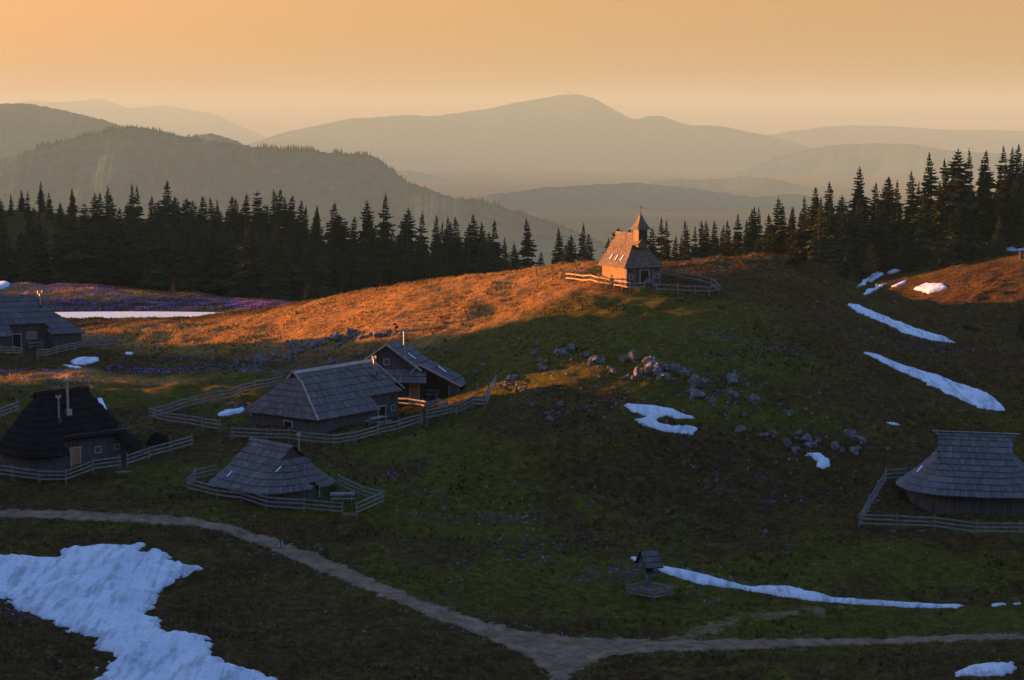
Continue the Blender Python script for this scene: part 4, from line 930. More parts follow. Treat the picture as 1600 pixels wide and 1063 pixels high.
# white stones under the rails of the right-hand hut
for i, px in enumerate((1394, 1441, 1494, 1543)):
    p = hit(px, 831); o = bpy.data.objects.new('foundation_stone', ROCKS[i]); COL.objects.link(o); o.location = p + Vector((0, 0, .05)); o.scale = (.38, .25, .11)
    tag(o, 'flat pale stone under the front fence of the right-edge hut, %s from the left' % wd(i + 1), 'stone', 'pale stones under the right fence')
for i, (px, py) in enumerate(((1373, 765), (1368, 776), (1371, 783), (1363, 788), (1357, 800))):
    p = hit(px, py); o = bpy.data.objects.new('foundation_stone', ROCKS[i + 2]); COL.objects.link(o); o.location = p + Vector((0, 0, .05)); o.scale = (.33, .24, .11)
    tag(o, 'flat pale stone inside the left fence of the right-edge hut, %s from the top' % wd(i + 1), 'stone', 'pale stones inside the right fence')
# ------------------------------------------------------------------ draped sheets: track, snow
def poly_world(pts, ox=0, oy=0, k=1.0, sub=6.0, **kw):
    P_ = [(ox + a / k, oy + b / k) for a, b in pts]; out = []
    for i in range(len(P_)):
        a, b = P_[i], P_[(i + 1) % len(P_)]; n_ = max(1, int(math.dist(a, b) / sub))
        for j in range(n_): t_ = j / n_; h = hit(a[0] + (b[0] - a[0]) * t_, a[1] + (b[1] - a[1]) * t_, **kw); out.append((h.x, h.y))
    return np.array(out)
def sdist(P_, x, y):
    """signed distance to polygon, positive inside"""
    d2 = np.full(x.shape, 1e9); ins = np.zeros(x.shape, bool); n_ = len(P_)
    for i in range(n_):
        ax, ay = P_[i]; bx_, by_ = P_[(i + 1) % n_]; ex, ey = bx_ - ax, by_ - ay; L2_ = ex * ex + ey * ey + 1e-12
        t_ = np.clip(((x - ax) * ex + (y - ay) * ey) / L2_, 0, 1); d2 = np.minimum(d2, (x - ax - t_ * ex) ** 2 + (y - ay - t_ * ey) ** 2)
        c = ((ay > y) != (by_ > y)) & (x < (bx_ - ax) * (y - ay) / (by_ - ay + 1e-12) + ax); ins ^= c
    return np.where(ins, 1, -1) * np.sqrt(d2)
EXCL = []
def sheet(name, P_, mat, thick, edge, step, rag=.35, ragf=1.2, seed=0, lump=0.0, sink=.12, ruts=()):
    x0, y0 = P_.min(0) - 1; x1, y1 = P_.max(0) + 1
    gx = np.arange(x0, x1, step); gy = np.arange(y0, y1, step); X_, Y_ = np.meshgrid(gx, gy)
    sd = sdist(P_, X_, Y_) + rag * fbm(X_ * ragf, Y_ * ragf, 50 + seed, 4)
    q = np.clip(sd / edge, -1, 1); h = np.where(q > 0, thick * (1 - (1 - q) ** 2), sink * q * 1.5)
    if lump: h = h + np.where(q > 0, lump * q * (fbm(X_ / 1.6, Y_ / 1.1, 70 + seed, 4)), 0)
    for rp in ruts:
        rd = np.full(X_.shape, 1e9)
        for (a0, b0), (a1, b1) in zip(rp, rp[1:]):
            ex, ey = a1 - a0, b1 - b0; t_ = np.clip(((X_ - a0) * ex + (Y_ - b0) * ey) / (ex * ex + ey * ey), 0, 1); rd = np.minimum(rd, np.hypot(X_ - a0 - t_ * ex, Y_ - b0 - t_ * ey))
        h = h - np.where(q > .3, .11 * np.exp(-(rd / .17) ** 2) * (.6 + fbm(X_ * 2.2, Y_ * 2.2, 77, 2)), 0)
    Z_ = ground(X_, Y_) + h
    keep = sd > -edge * .9; ny_, nx_ = X_.shape; id_ = np.arange(nx_ * ny_).reshape(ny_, nx_)
    kq = keep[:-1, :-1] | keep[:-1, 1:] | keep[1:, 1:] | keep[1:, :-1]
    fq = np.stack([id_[:-1, :-1], id_[:-1, 1:], id_[1:, 1:], id_[1:, :-1]], -1)[kq]
    used = np.unique(fq); remap = np.full(nx_ * ny_, -1); remap[used] = np.arange(len(used))
    co = np.stack([X_, Y_, Z_], -1).reshape(-1, 3)[used]
    dd = np.clip(sd / 4.0, 0, 1).reshape(-1)[used]; o = mesh_np(name, co, remap[fq], mat, smooth=True, cols={'inner': np.stack([dd, dd, dd, np.ones_like(dd)], -1)})
    EXCL.append(P_); return o
# gravel
m, N, L, b = newmat('gravel', rough=1, spec=.05)
t1 = nz(N, L, .8, 6, .7); t2 = nz(N, L, 9, 5, .75)
r1 = ramp(N, L, t1.outputs[0], [(.32, (.12, .066, .038)), (.5, (.22, .13, .075)), (.7, (.33, .205, .12))]); r2 = ramp(N, L, t2.outputs[0], [(.3, grey(.65)), (.62, grey(1.2))])
va = N.new('ShaderNodeVertexColor'); va.layer_name = 'inner'; t5 = nz(N, L, 1.1, 5, .7)
md = ramp(N, L, va.outputs[0], [(.0, grey(.9)), (.05, grey(.25)), (.12, grey(0)), (.235, grey(.15)), (.30, grey(.75)), (.40, grey(.1)), (1.0, grey(0))]); md.color_ramp.interpolation = 'EASE'
gq = ramp(N, L, t5.outputs[0], [(.40, grey(0)), (.56, grey(1))]); fq_ = mixc(N, L, 1, md.outputs[0], gq.outputs[0], 'MULTIPLY')
gr = mixc(N, L, 1, r1.outputs[0], r2.outputs[0], 'MULTIPLY'); L.new(mixc(N, L, fq_, gr, (.11, .075, .02)), b.inputs['Base Color']); bump(N, L, b, t2.outputs[0], .8, .1); M_gravel = m
m, N, L, b = newmat('worn_earth', (.11, .075, .045), 1, .02); t_ = nz(N, L, 1.3, 6, .7); r_ = ramp(N, L, t_.outputs[0], [(.42, (.085, .062, .014)), (.58, (.19, .105, .05))]); L.new(r_.outputs[0], b.inputs['Base Color']); M_worn = m
ROAD = [(-60, 795), (0, 796), (120, 798), (280, 807), (345, 817), (425, 839), (500, 868), (580, 902), (660, 938), (740, 966), (820, 987), (900, 995), (1000, 999), (1040, 1001), (1200, 999), (1400, 996), (1600, 989), (1680, 986),
        (1680, 994), (1600, 998), (1400, 1006), (1200, 1014), (1050, 1018), (965, 1023), (925, 1036), (890, 1055), (875, 1085), (868, 1110), (850, 1110), (858, 1063), (850, 1045), (815, 1022), (740, 990), (650, 955), (580, 925), (500, 893), (425, 859), (340, 829), (280, 821), (200, 816), (0, 808), (-60, 807)]
road_poly = poly_world(ROAD, sub=10)
tag(sheet('gravel_track', road_poly, M_gravel, .05, .25, .16, rag=.5, ragf=1.6, seed=1, lump=.03), kind='structure')
TRAIL = [(1035, 1000), (1075, 985), (1110, 970), (1150, 960), (1230, 954), (1310, 951), (1310, 956), (1230, 962), (1160, 972), (1120, 985), (1085, 1000)]
tag(sheet('path', poly_world(TRAIL, sub=8), M_worn, .03, .3, .14, rag=1.5, ragf=1.1, seed=2), kind='structure')
# snow
m, N, L, b = newmat('old_snow', rough=.75, spec=.3)
t1 = nz(N, L, .5, 5, .6); t2 = nz(N, L, 3.2, 8, .75); t3 = nz(N, L, 14, 3, .6)
r1 = ramp(N, L, t2.outputs[0], [(.25, (.36, .35, .34)), (.42, (.80, .80, .80)), (.7, (.93, .93, .93))]); r3 = ramp(N, L, t3.outputs[0], [(.27, grey(.3)), (.38, grey(1))])
mpx = N.new('ShaderNodeMapping'); mpx.inputs['Scale'].default_value = (1.6, .22, 1); mpx.inputs['Rotation'].default_value = (0, 0, -.5); cx_ = N.new('ShaderNodeTexCoord'); L.new(cx_.outputs['Object'], mpx.inputs[0]); t4 = nz(N, L, 1.0, 4, .6, vec=mpx.outputs[0])
r4 = ramp(N, L, t4.outputs[0], [(.36, grey(.62)), (.52, grey(1))]); r1 = N.new('ShaderNodeMix'); r1.data_type = 'RGBA'; r1.blend_type = 'MULTIPLY'; r1.inputs[0].default_value = 1
_ra = ramp(N, L, t2.outputs[0], [(.25, (.36, .35, .34)), (.42, (.80, .80, .80)), (.7, (.93, .93, .93))]); L.new(_ra.outputs[0], r1.inputs[6]); L.new(r4.outputs[0], r1.inputs[7])
va = N.new('ShaderNodeVertexColor'); va.layer_name = 'inner'; ad = N.new('ShaderNodeMath'); ad.operation = 'MULTIPLY_ADD'; ad.inputs[1].default_value = .06; L.new(t2.outputs[0], ad.inputs[0]); L.new(va.outputs[0], ad.inputs[2])
rim = ramp(N, L, ad.outputs[0], [(.022, (.30, .25, .21)), (.036, (.75, .73, .72)), (.06, grey(1))]); sn_ = mixc(N, L, 1, r1.outputs[2], r3.outputs[0], 'MULTIPLY'); L.new(mixc(N, L, 1, sn_, rim.outputs[0], 'MULTIPLY'), b.inputs['Base Color']); bump(N, L, b, t2.outputs[0], .9, .5); M_snow = m
def snow(label, pts, ox, oy, k, thick=.22, edge=.5, step=.22, rag=.35, seed=0, lump=.1, ruts=(), **kw):
    o = sheet('snow_patch', poly_world(pts, ox, oy, k, **kw), M_snow, thick, edge, step, rag, 1.0, seed, lump, ruts=ruts); tag(o, label, 'snow patch', 'old snow patches'); return o
B = 3.5556
snow('huge trampled snowfield with a narrow waist in the lower left corner', [(-240,190),(0,185),(150,190),(280,190),(340,175),(400,130),(500,118),(650,118),(760,105),(820,110),(780,140),(800,158),(850,148),(920,165),(990,210),(1010,238),(1088,240),(1040,265),(960,325),(860,390),(820,440),(815,510),(890,545),(880,575),(960,600),(1060,600),(1150,635),(1185,670),(1130,690),(1195,745),(1330,800),(1430,825),(1490,860),(1560,960),(420,960),(500,860),(545,810),(625,750),(620,710),(500,640),(400,595),(250,525),(130,480),(60,440),(0,400),(-240,300)], 0, 820, B, .28, .6, .11, .9, 1, .16, sub=10, ruts=[[tuple(hit(*p))[:2] for p in l] for l in ([(204, 915), (211, 980), (224, 1060)], [(213, 915), (222, 985), (236, 1060)], [(190, 905), (192, 960), (200, 1010), (222, 1058)], [(18, 935), (60, 915), (150, 893), (240, 880)], [(30, 945), (80, 930), (160, 915)], [(110, 935), (150, 960), (190, 975)], [(240, 1020), (300, 1045), (360, 1062)])])
snow('forked snow patch with a grassy gap in the hollow mid-slope', [(630,350),(720,352),(800,370),(890,397),(830,400),(780,388),(740,405),(800,430),(850,415),(888,435),(875,455),(820,450),(750,440),(700,420),(650,400),(720,395),(690,385),(655,370)], 700, 480, 2.2857, .22, .4, .18, .3, 2)
snow('small star-shaped snow patch left of the right-edge hut', [(222,290),(250,278),(325,275),(350,290),(380,315),(378,340),(390,355),(345,378),(300,355),(305,325),(270,295)], 1200, 640, 4, .2, .35, .15, .25, 3)
snow('tiny snow scrap on the slope above the right-edge hut', [(735,78),(790,84),(830,98),(825,103),(780,97)], 1200, 640, 4, .12, .2, .14, .1, 4, .02)
snow('long upper snow streak on the dark slope below the right-hand forest', [(503,803),(560,820),(680,870),(760,900),(860,940),(960,965),(1007,988),(960,988),(880,975),(770,945),(700,905),(640,885),(580,860),(530,830)], 1150, 200, 2.953, .22, .4, .22, .4, 5)
snow('long lower snow streak on the dark right-hand slope', [(1347,550),(1375,558),(1430,577),(1480,593),(1530,610),(1555,624),(1572,642),(1530,638),(1490,620),(1450,600),(1400,576)], 0, 0, 1, .22, .4, .22, .4, 6)
snow('very long thin snow band sweeping right from the wayside shrine', [(345,138),(440,150),(560,180),(680,211),(800,211),(900,233),(960,248),(1080,256),(1250,269),(1412,274),(1380,282),(1200,280),(1000,266),(850,254),(760,238),(640,218),(520,204),(450,187),(390,167)], 860, 820, 2.162, .2, .35, .16, .18, 7, sub=8)
snow('small pointed snow scrap just left of the wayside shrine', [(270,108),(312,117),(316,129),(290,126)], 860, 820, 2.162, .14, .25, .14, .15, 8, .03)
snow('small snow scrap right of the thin snow band, near the frame edge', [(1488,270),(1535,264),(1540,270),(1495,277)], 860, 820, 2.162, .12, .2, .14, .15, 9, .02)
snow('last tiny snow scrap at the right end of the thin snow band', [(1560,265),(1588,262),(1588,268),(1565,271)], 860, 820, 2.162, .12, .2, .14, .12, 10, .02)
snow('snow patch in the bottom right corner', [(1370,500),(1420,480),(1500,472),(1560,466),(1575,490),(1530,512),(1440,515),(1380,510)], 860, 820, 2.162, .22, .4, .12, .4, 11)
snow('flat snow patch on the grass in front of the hut by the pond', [(435,530),(500,512),(600,510),(612,525),(560,545),(520,555),(460,547)], 0, 430, 3.9375, .2, .4, .16, .3, 12)
snow('thin snow sliver just below the flat patch near the pond hut', [(385,553),(440,556),(505,570),(460,577)], 0, 430, 3.9375, .12, .25, .14, .15, 13, .02)
snow('small oval snow scrap right of the fence by the pond hut', [(768,478),(790,474),(822,477),(812,489),(775,489)], 0, 430, 3.9375, .12, .25, .14, .15, 14, .02)
snow('snow tongue in the flowery yard left of the largest hut', [(1335,855),(1400,830),(1500,818),(1510,838),(1400,867),(1340,869)], 0, 430, 3.9375, .2, .35, .14, .25, 15)
snow('snow patch cut by the left frame edge above the hut by the pond', [(-60,25),(0,28),(30,35),(56,70),(20,88),(-60,90)], 0, 430, 3.9375, .4, .5, .25, .3, 16)
Rz = (1150, 200, 2.953)
snow('steep snow patch under the spruces at the edge of the right-hand forest', [(820,615),(870,560),(912,553),(905,602),(850,637),(825,642)], *Rz, .25, .5, .25, .4, 17)
snow('ragged snow strip at the left foot of the orange slope', [(560,735),(600,695),(660,662),(678,680),(600,722)], *Rz, .22, .4, .22, .4, 18)
snow('curved snow strip just below the ragged one at the orange slope', [(583,768),(620,738),(695,717),(660,742),(600,774)], *Rz, .2, .4, .22, .3, 19)
snow('thin snow line under the forest left of the steep patch', [(700,667),(800,638),(835,632),(760,662),(705,676)], *Rz, .2, .35, .2, .3, 20)
snow('short slanting snow bar between the strips and the tinted patch', [(718,732),(790,698),(772,720),(730,736)], *Rz, .18, .35, .2, .2, 21)
snow('warm-tinted snow patch lying alone on the orange slope', [(823,742),(880,716),(960,718),(974,738),(880,768),(865,757),(840,752)], *Rz, .22, .4, .2, .4, 22)
snow('narrow snow strip left of the lone spruce on the orange slope', [(1062,568),(1160,528),(1155,546),(1075,573)], *Rz, .22, .4, .25, .3, 23)
snow('broad snow patch at the right edge behind the lone spruce', [(1235,490),(1329,463),(1400,460),(1400,515),(1329,517),(1250,522)], *Rz, .25, .5, .25, .3, 24)
snow('low snow strip at the right edge below the broad patch', [(1243,553),(1329,538),(1400,535),(1400,566),(1260,569)], *Rz, .22, .4, .22, .3, 25)
# pond
m, N, L, b = newmat('pond_water', (1.0, .88, .58), .45, 1.0)  # warm base colour stands in for the bright low sky mirrored in the water
b.inputs['Metallic'].default_value = .9
t1 = nz(N, L, 1.5, 3, .5); bump(N, L, b, t1.outputs[0], .05, .02); M_water = m
th_ = np.linspace(0, 2 * math.pi, 72, endpoint=False); pw = [(-56 + 21 * math.cos(a) * (1 + .06 * math.sin(3 * a)), 255.8 + 7.4 * math.sin(a) * (1 + .08 * math.sin(2 * a + 1)), -25.95) for a in th_]
tag(mesh_np('pond', pw, [tuple(range(72))], M_water), kind='structure')

# ------------------------------------------------------------------ grass and crocuses
rng = np.random.default_rng(5)
def sheet_mask(x, y, marg=.1):
    m_ = np.zeros(len(x), bool)
    for P_ in EXCL:
        lo, hi = P_.min(0) - .5, P_.max(0) + .5; k = (x > lo[0]) & (x < hi[0]) & (y > lo[1]) & (y < hi[1])
        if k.any(): s_ = sdist(P_, x[k], y[k]); t_ = np.zeros(k.sum(), bool); t_[s_ > marg] = True; m_[np.where(k)[0][t_]] = True
    m_ |= ((x + 56) / 22) ** 2 + ((y - 255.8) / 8.2) ** 2 < 1
    return m_
def scatter(n_, ylo, yhi):
    y = np.sqrt(rng.uniform(ylo ** 2, yhi ** 2, n_)); x = rng.uniform(-.295, .295, n_) * y; return x, y
def tufts(x, y, h, wbase, nb, cols, spread=.5, lean=(0.0, 0.0)):
    z = ground(x, y); n_ = len(x); V_ = []; 
    ang = rng.uniform(0, 6.283, (n_, nb)); r0 = rng.uniform(0, .10, (n_, nb)) ; hh = h[:, None] * rng.uniform(.6, 1.2, (n_, nb)); sp3 = rng.uniform(.15, 1, (n_, nb)) * spread
    bx_ = x[:, None] + np.cos(ang) * r0; by_ = y[:, None] + np.sin(ang) * r0
    wx, wy = -np.sin(ang) * wbase[:, None] / 2, np.cos(ang) * wbase[:, None] / 2
    zb = z[:, None] - .03 + 0 * hh
    tx = bx_ + np.cos(ang) * hh * sp3 + lean[0] * hh; ty = by_ + np.sin(ang) * hh * sp3 + lean[1] * hh; tz = z[:, None] + hh
    V_ = np.stack([np.stack([bx_ - wx, by_ - wy, zb], -1), np.stack([bx_ + wx, by_ + wy, zb], -1), np.stack([tx, ty, tz], -1)], 2).reshape(-1, 3)
    F_ = np.arange(len(V_)).reshape(-1, 3); C_ = np.repeat(np.concatenate([cols, np.ones((n_, 1))], 1), nb * 3, axis=0)
    return V_, F_, C_
m, N, L, b = newmat('grass_blades', rough=.9, spec=.05); va = N.new('ShaderNodeVertexColor'); va.layer_name = 'tint'; L.new(va.outputs[0], b.inputs['Base Color'])
tr = N.new('ShaderNodeBsdfTranslucent'); L.new(va.outputs[0], tr.inputs[0]); ms = N.new('ShaderNodeMixShader'); ms.inputs[0].default_value = .3
L.new(b.outputs[0], ms.inputs[1]); L.new(tr.outputs[0], ms.inputs[2]); L.new(ms.outputs[0], N['Material Output'].inputs['Surface']); M_blade = m
x, y = scatter(230000, 100, 300)
den = .5 + fbm(x / 3.5, y / 3.5, 61, 3) * .9
keep = (rng.random(len(x)) < np.clip(den, .08, 1)) & ~sheet_mask(x, y, .0); x, y = x[keep], y[keep]
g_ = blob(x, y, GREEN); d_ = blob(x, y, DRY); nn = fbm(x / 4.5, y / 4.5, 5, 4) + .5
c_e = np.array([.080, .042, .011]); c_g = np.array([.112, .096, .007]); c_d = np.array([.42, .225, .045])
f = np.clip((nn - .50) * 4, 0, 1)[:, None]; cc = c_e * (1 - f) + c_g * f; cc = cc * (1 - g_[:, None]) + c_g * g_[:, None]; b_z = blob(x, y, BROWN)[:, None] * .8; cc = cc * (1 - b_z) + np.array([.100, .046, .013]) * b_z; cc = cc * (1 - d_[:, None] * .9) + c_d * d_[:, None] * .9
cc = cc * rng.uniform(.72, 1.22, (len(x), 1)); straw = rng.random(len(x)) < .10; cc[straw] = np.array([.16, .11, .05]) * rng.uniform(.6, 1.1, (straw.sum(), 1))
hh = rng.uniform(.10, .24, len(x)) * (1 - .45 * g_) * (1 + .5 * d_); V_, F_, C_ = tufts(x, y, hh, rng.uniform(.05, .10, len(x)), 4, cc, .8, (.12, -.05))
x, y = scatter(26000, 100, 240); k_ = (rng.random(len(x)) < np.clip(fbm(x / 6, y / 6, 101, 3) * 2.2, 0, 1)) & ~sheet_mask(x, y, -.3); x, y = x[k_], y[k_]
g_ = blob(x, y, GREEN); tc_ = np.where((rng.random(len(x)) < .55 - .4 * g_)[:, None], np.array([[.21, .13, .05]]), np.array([[.075, .062, .010]])) * rng.uniform(.5, 1.1, (len(x), 1))
V2, F2, C2 = tufts(x, y, rng.uniform(.16, .40, len(x)), rng.uniform(.05, .09, len(x)), 11, tc_, .95, (.10, -.08))
F_ = np.concatenate([F_, F2 + len(V_)]); V_ = np.concatenate([V_, V2]); C_ = np.concatenate([C_, C2])
o = mesh_np('grass', V_, F_, M_blade, cols={'tint': C_}); tag(o, 'rough spring grass in tufts over the whole pasture', 'grass', kind='stuff')
# crocus drifts
m, N, L, b = newmat('crocus_petals', rough=.7, spec=.1); va = N.new('ShaderNodeVertexColor'); va.layer_name = 'tint'; L.new(va.outputs[0], b.inputs['Base Color'])
M_croc = m
def zc(px, py, rx, ry, w_=1.0): p = hit(px, py); return (p.x, p.y, rx, ry, w_)
CZ = [zc(120, 470, 17, 9, 1.0), zc(250, 467, 16, 8, 1.2), zc(370, 476, 14, 5, 1.3), zc(60, 450, 14, 9, .7), (-40, 280, 20, 7, 1.0), zc(430, 478, 8, 4, 1.3),
      zc(60, 579, 12, 2.2, 1.4), zc(180, 579, 13, 1.8, 1.2), zc(300, 580, 12, 2.0, 1.4), zc(380, 572, 8, 3, .9), zc(110, 600, 10, 2.5, .6), zc(380, 632, 4.5, 3.0, 1.5), zc(330, 560, 10, 3, .5), zc(440, 575, 6, 3, .7),
      zc(720, 800, 5, 3.5, .9), zc(790, 810, 4, 3, .8), zc(850, 850, 5, 2.5, .9), zc(900, 870, 5, 2.2, 1.1), zc(950, 895, 4, 2, 1.2), zc(970, 880, 3, 2, .9), zc(1060, 910, 5, 1.8, 1.3), zc(1110, 925, 5, 1.5, 1.2),
      zc(1200, 765, 5, 2.5, .8), zc(1120, 715, 5, 2.5, .7), zc(1170, 545, 7, 4, .6), zc(1120, 600, 6, 4, .5), zc(930, 633, 6, 2, .9), zc(980, 655, 4, 3, .5), zc(640, 735, 3, 2, .3), zc(1190, 552, 6, 2, .6), zc(1060, 408, 8, 4, .9), zc(20, 960, 2.5, 1.5, .8), zc(700, 770, 4, 2, .6), zc(880, 780, 6, 3, .4), zc(1260, 790, 5, 2, .4), zc(1430, 540, 6, 3, .4)]
x, y = scatter(620000, 112, 296)
wgt = np.zeros(len(x)); wx = x + 2.0 * fbm(x / 3, y / 3, 81, 3); wy = y + 2.0 * fbm(x / 3, y / 3, 85, 3)
for (cx, cy, rx, ry, w_) in CZ: wgt = np.maximum(wgt, w_ * np.clip(1.25 - np.sqrt(((wx - cx) / rx) ** 2 + ((wy - cy) / ry) ** 2), 0, 1))
streak = np.clip(.5 + 1.6 * fbm(x / 4.0, y / 1.1, 91, 3), 0, 1)
keep = (rng.random(len(x)) < wgt * streak * np.where(y > 235, 1.0, np.where(y < 160, .30, .42))) & ~sheet_mask(x, y, 0); x, y = x[keep], y[keep]
pc = np.where(rng.random((len(x), 1)) < .25, np.array([[.46, .36, .62]]), np.array([[.24, .09, .44]])) * rng.uniform(.6, 1.25, (len(x), 1))
V_, F_, C_ = tufts(x, y, rng.uniform(.09, .16, len(x)), rng.uniform(.06, .10, len(x)) * np.where(y > 235, 1.35, 1.0), 3, pc, .45)
o = mesh_np('crocuses', V_, F_, M_croc, cols={'tint': C_}); tag(o, 'drifts of purple crocuses in the grass', 'flowers', kind='stuff')

# loose stones along the track and under the outcrops
SV = []; SF = []; rs = random.Random(8)
def pebble(x, y, s):
    z = float(ground(x, y)); b0 = len(SV); a0 = rs.uniform(0, 6.28); n_ = 5
    for j in range(n_): a = a0 + j * 6.283 / n_; r_ = s * rs.uniform(.7, 1.1); SV.append((x + r_ * math.cos(a), y + r_ * math.sin(a), z - .03)); SV.append((x + r_ * .7 * math.cos(a + .3), y + r_ * .7 * math.sin(a + .3), z + s * rs.uniform(.35, .8)))
    SV.append((x, y, z + s * .8)); 
    for j in range(n_): p_, q_ = b0 + 2 * j, b0 + 2 * ((j + 1) % n_); SF.append((p_, q_, q_ + 1, p_ + 1)); SF.append((p_ + 1, q_ + 1, b0 + 2 * n_))
for i in range(900):
    k_ = rs.randrange(len(road_poly)); a_ = road_poly[k_]; b_ = road_poly[(k_ + 1) % len(road_poly)]; t_ = rs.random(); pebble(a_[0] + (b_[0] - a_[0]) * t_ + rs.gauss(0, .35), a_[1] + (b_[1] - a_[1]) * t_ + rs.gauss(0, .35), rs.uniform(.03, .10))
for (cx, cy, r_) in [tuple(list(hit(px, py))[:2]) + (rr,) for px, py, rr in ((560, 545, 6), (480, 555, 6), (900, 560, 6), (1000, 590, 8), (1090, 610, 7), (1270, 690, 8), (1330, 690, 6), (720, 560, 6), (1180, 415, 8), (520, 900, 6), (800, 960, 6), (700, 870, 8), (1220, 860, 8), (60, 1000, 6))]:
    for i in range(34): pebble(cx + rs.gauss(0, r_), cy + rs.gauss(0, r_ * .6), rs.uniform(.05, .16) * (1.3 if cy > 150 else .8))
tag(mesh_np('loose_stones', SV, SF, M_rock), 'small loose stones strewn along the track and below the outcrops', 'stones', kind='stuff')

# ------------------------------------------------------------------ wayside shrine
q = hit(1015, 934); sx_, sy_ = q.x, q.y + 1.0; gz = float(ground(sx_, sy_))
t = empty('wayside_shrine', (sx_, sy_, gz), .35, 'small roofed wooden wayside shrine on a post above the gravel track', 'shrine')
MB().box((0, 0, .9), (.30, .26, 2.4)).build('post', M_post, t)
pb = MB(); pb.box((0, 0, 1.85), (.62, .4, .85)); nb_ = pb.build('shrine_box', M_plank, t); MB().box((0, -.215, 1.85), (.42, .03, .6)).build('niche', M_dark, nb_)
rf = MB()
for s_ in (-1, 1):
    for k in range(3):
        y0, y1 = k / 3, (k + 1) / 3 + .02; a = Vector((0, 0, 3.0)); e = Vector((0, s_ * .95, 1.98)); p0, p1 = a.lerp(e, y0), a.lerp(e, y1)
        P_ = [p0 + Vector((-.62, 0, .03)), p0 + Vector((.62, 0, .03)), p1 + Vector((.70, 0, .09)), p1 + Vector((-.70, 0, .09))]
        rf.face(P_ if s_ < 0 else P_[::-1], [(0, 3 - k + .9), (1.3, 3 - k + .9), (1.3, 3 - k), (0, 3 - k)]); D_ = Vector((0, 0, -.09)); rf.face([P_[3], P_[2], P_[2] + D_, P_[3] + D_]); rf.face([P_[0] + D_, P_[1] + D_, P_[2] + D_, P_[3] + D_])
rf.build('roof', M_shingle, t)
gbm = MB()
for sx in (-.5, .5): gbm.face([(sx, -.8, 2.05), (sx, .8, 2.05), (sx, 0, 2.92)][::(1 if sx > 0 else -1)], [(0, 0), (1.6, 0), (.8, .9)])
gbm.build('gable', M_plank, t)
fence('small square rail enclosure around the wayside shrine', [(981, 931), (1022, 940), (1049, 934), (1010, 925), (981, 931)], seed=20, rails=3, spacing=1.6, h=.85, mr=M_rail_brown)

# ------------------------------------------------------------------ small things
def shrub(px, py, w_, h_, label, seed, name='bush'):
    r = random.Random(seed); p = hit(px, py); t = empty(name, (p.x, p.y, p.z - .05), 0, label, 'bush')
    st = MB(); lf = MB()
    for k in range(9):
        a = r.uniform(0, 6.28); e = Vector((math.cos(a) * w_ * .35, math.sin(a) * w_ * .3, h_ * r.uniform(.5, .9))); st.tube((0, 0, 0), e, .04, .012, 5, False)
    st.build('stems', M_bark, t)
    for k in range(900):
        a = r.uniform(0, 6.28); q = r.random() ** .5; zt = r.random(); rad = q * (1 - .5 * zt * zt) * w_ / 2 * (1 + .25 * math.sin(3 * a + seed)); c = Vector((math.cos(a) * rad, math.sin(a) * rad * .8, .05 + zt * h_ * (1 - .35 * q)))
        d = Vector((r.gauss(0, 1), r.gauss(0, 1), r.gauss(0.3, 1))).normalized() * .11; e = d.cross(Vector((r.gauss(0, 1), r.gauss(0, 1), r.gauss(0, 1)))).normalized() * .06
        lf.face([c - d - e, c - d + e, c + d])
    lf.build('foliage', M_needle, t); return t
shrub(246, 697, 2.3, 1.3, 'dark low bush beside the right end of the black hut', 1)
shrub(1240, 412, 2.6, 1.2, 'low dark bush on the crest at the forest edge', 2)
shrub(1510, 517, 2.6, .7, 'low juniper bush below the bare sapling on the right slope', 3)
q = hit(746, 614); t = empty('marker_post', q, 0, 'sunlit upright marker post on the grass right of the barn', 'post'); MB().beam((0, 0, -.2), (.03, 0, 1.1), .10, .10, Vector((0, 1, 0))).build('post', M_rail_brown, t)
q = hit(1595, 404); t = empty('tree_stump', q, 0, 'short pale stump standing at the right edge on the orange slope', 'stump'); MB().tube((0, 0, -.2), (0, 0, .9), .28, .22, 10).build('stump', M_bark, t)
# drain bars across the track
for i, dx in enumerate((0, 6)):
    a = hit(434 + dx, 846); b2 = hit(437 + dx, 859); t = empty('drain_bar', (a + b2) / 2, 0, ('left' if i == 0 else 'right') + ' one of two pale drainage rails laid across the gravel track', 'drain')
    MB().beam(a - (a + b2) / 2 + Vector((0, 0, .09)), b2 - (a + b2) / 2 + Vector((0, 0, .09)), .09, .08).build('bar', M_rail, t)
# firewood leaning on the gate of the black hut
q = hit(192, 738); t = empty('stone_slab', q, .3, 'flat stepping slab at the gateway of the black hut', 'slab'); MB().box((0, 0, .03), (1.3, .5, .1)).build('slab', M_rock, t)
q = hit(547, 808); t = empty('gate_board', q, .1, 'brown wooden board lying across the oval hut gateway', 'board'); MB().box((0, .2, .16), (1.3, .08, .3)).build('board', M_plank_o, t)
q = hit(545, 545)
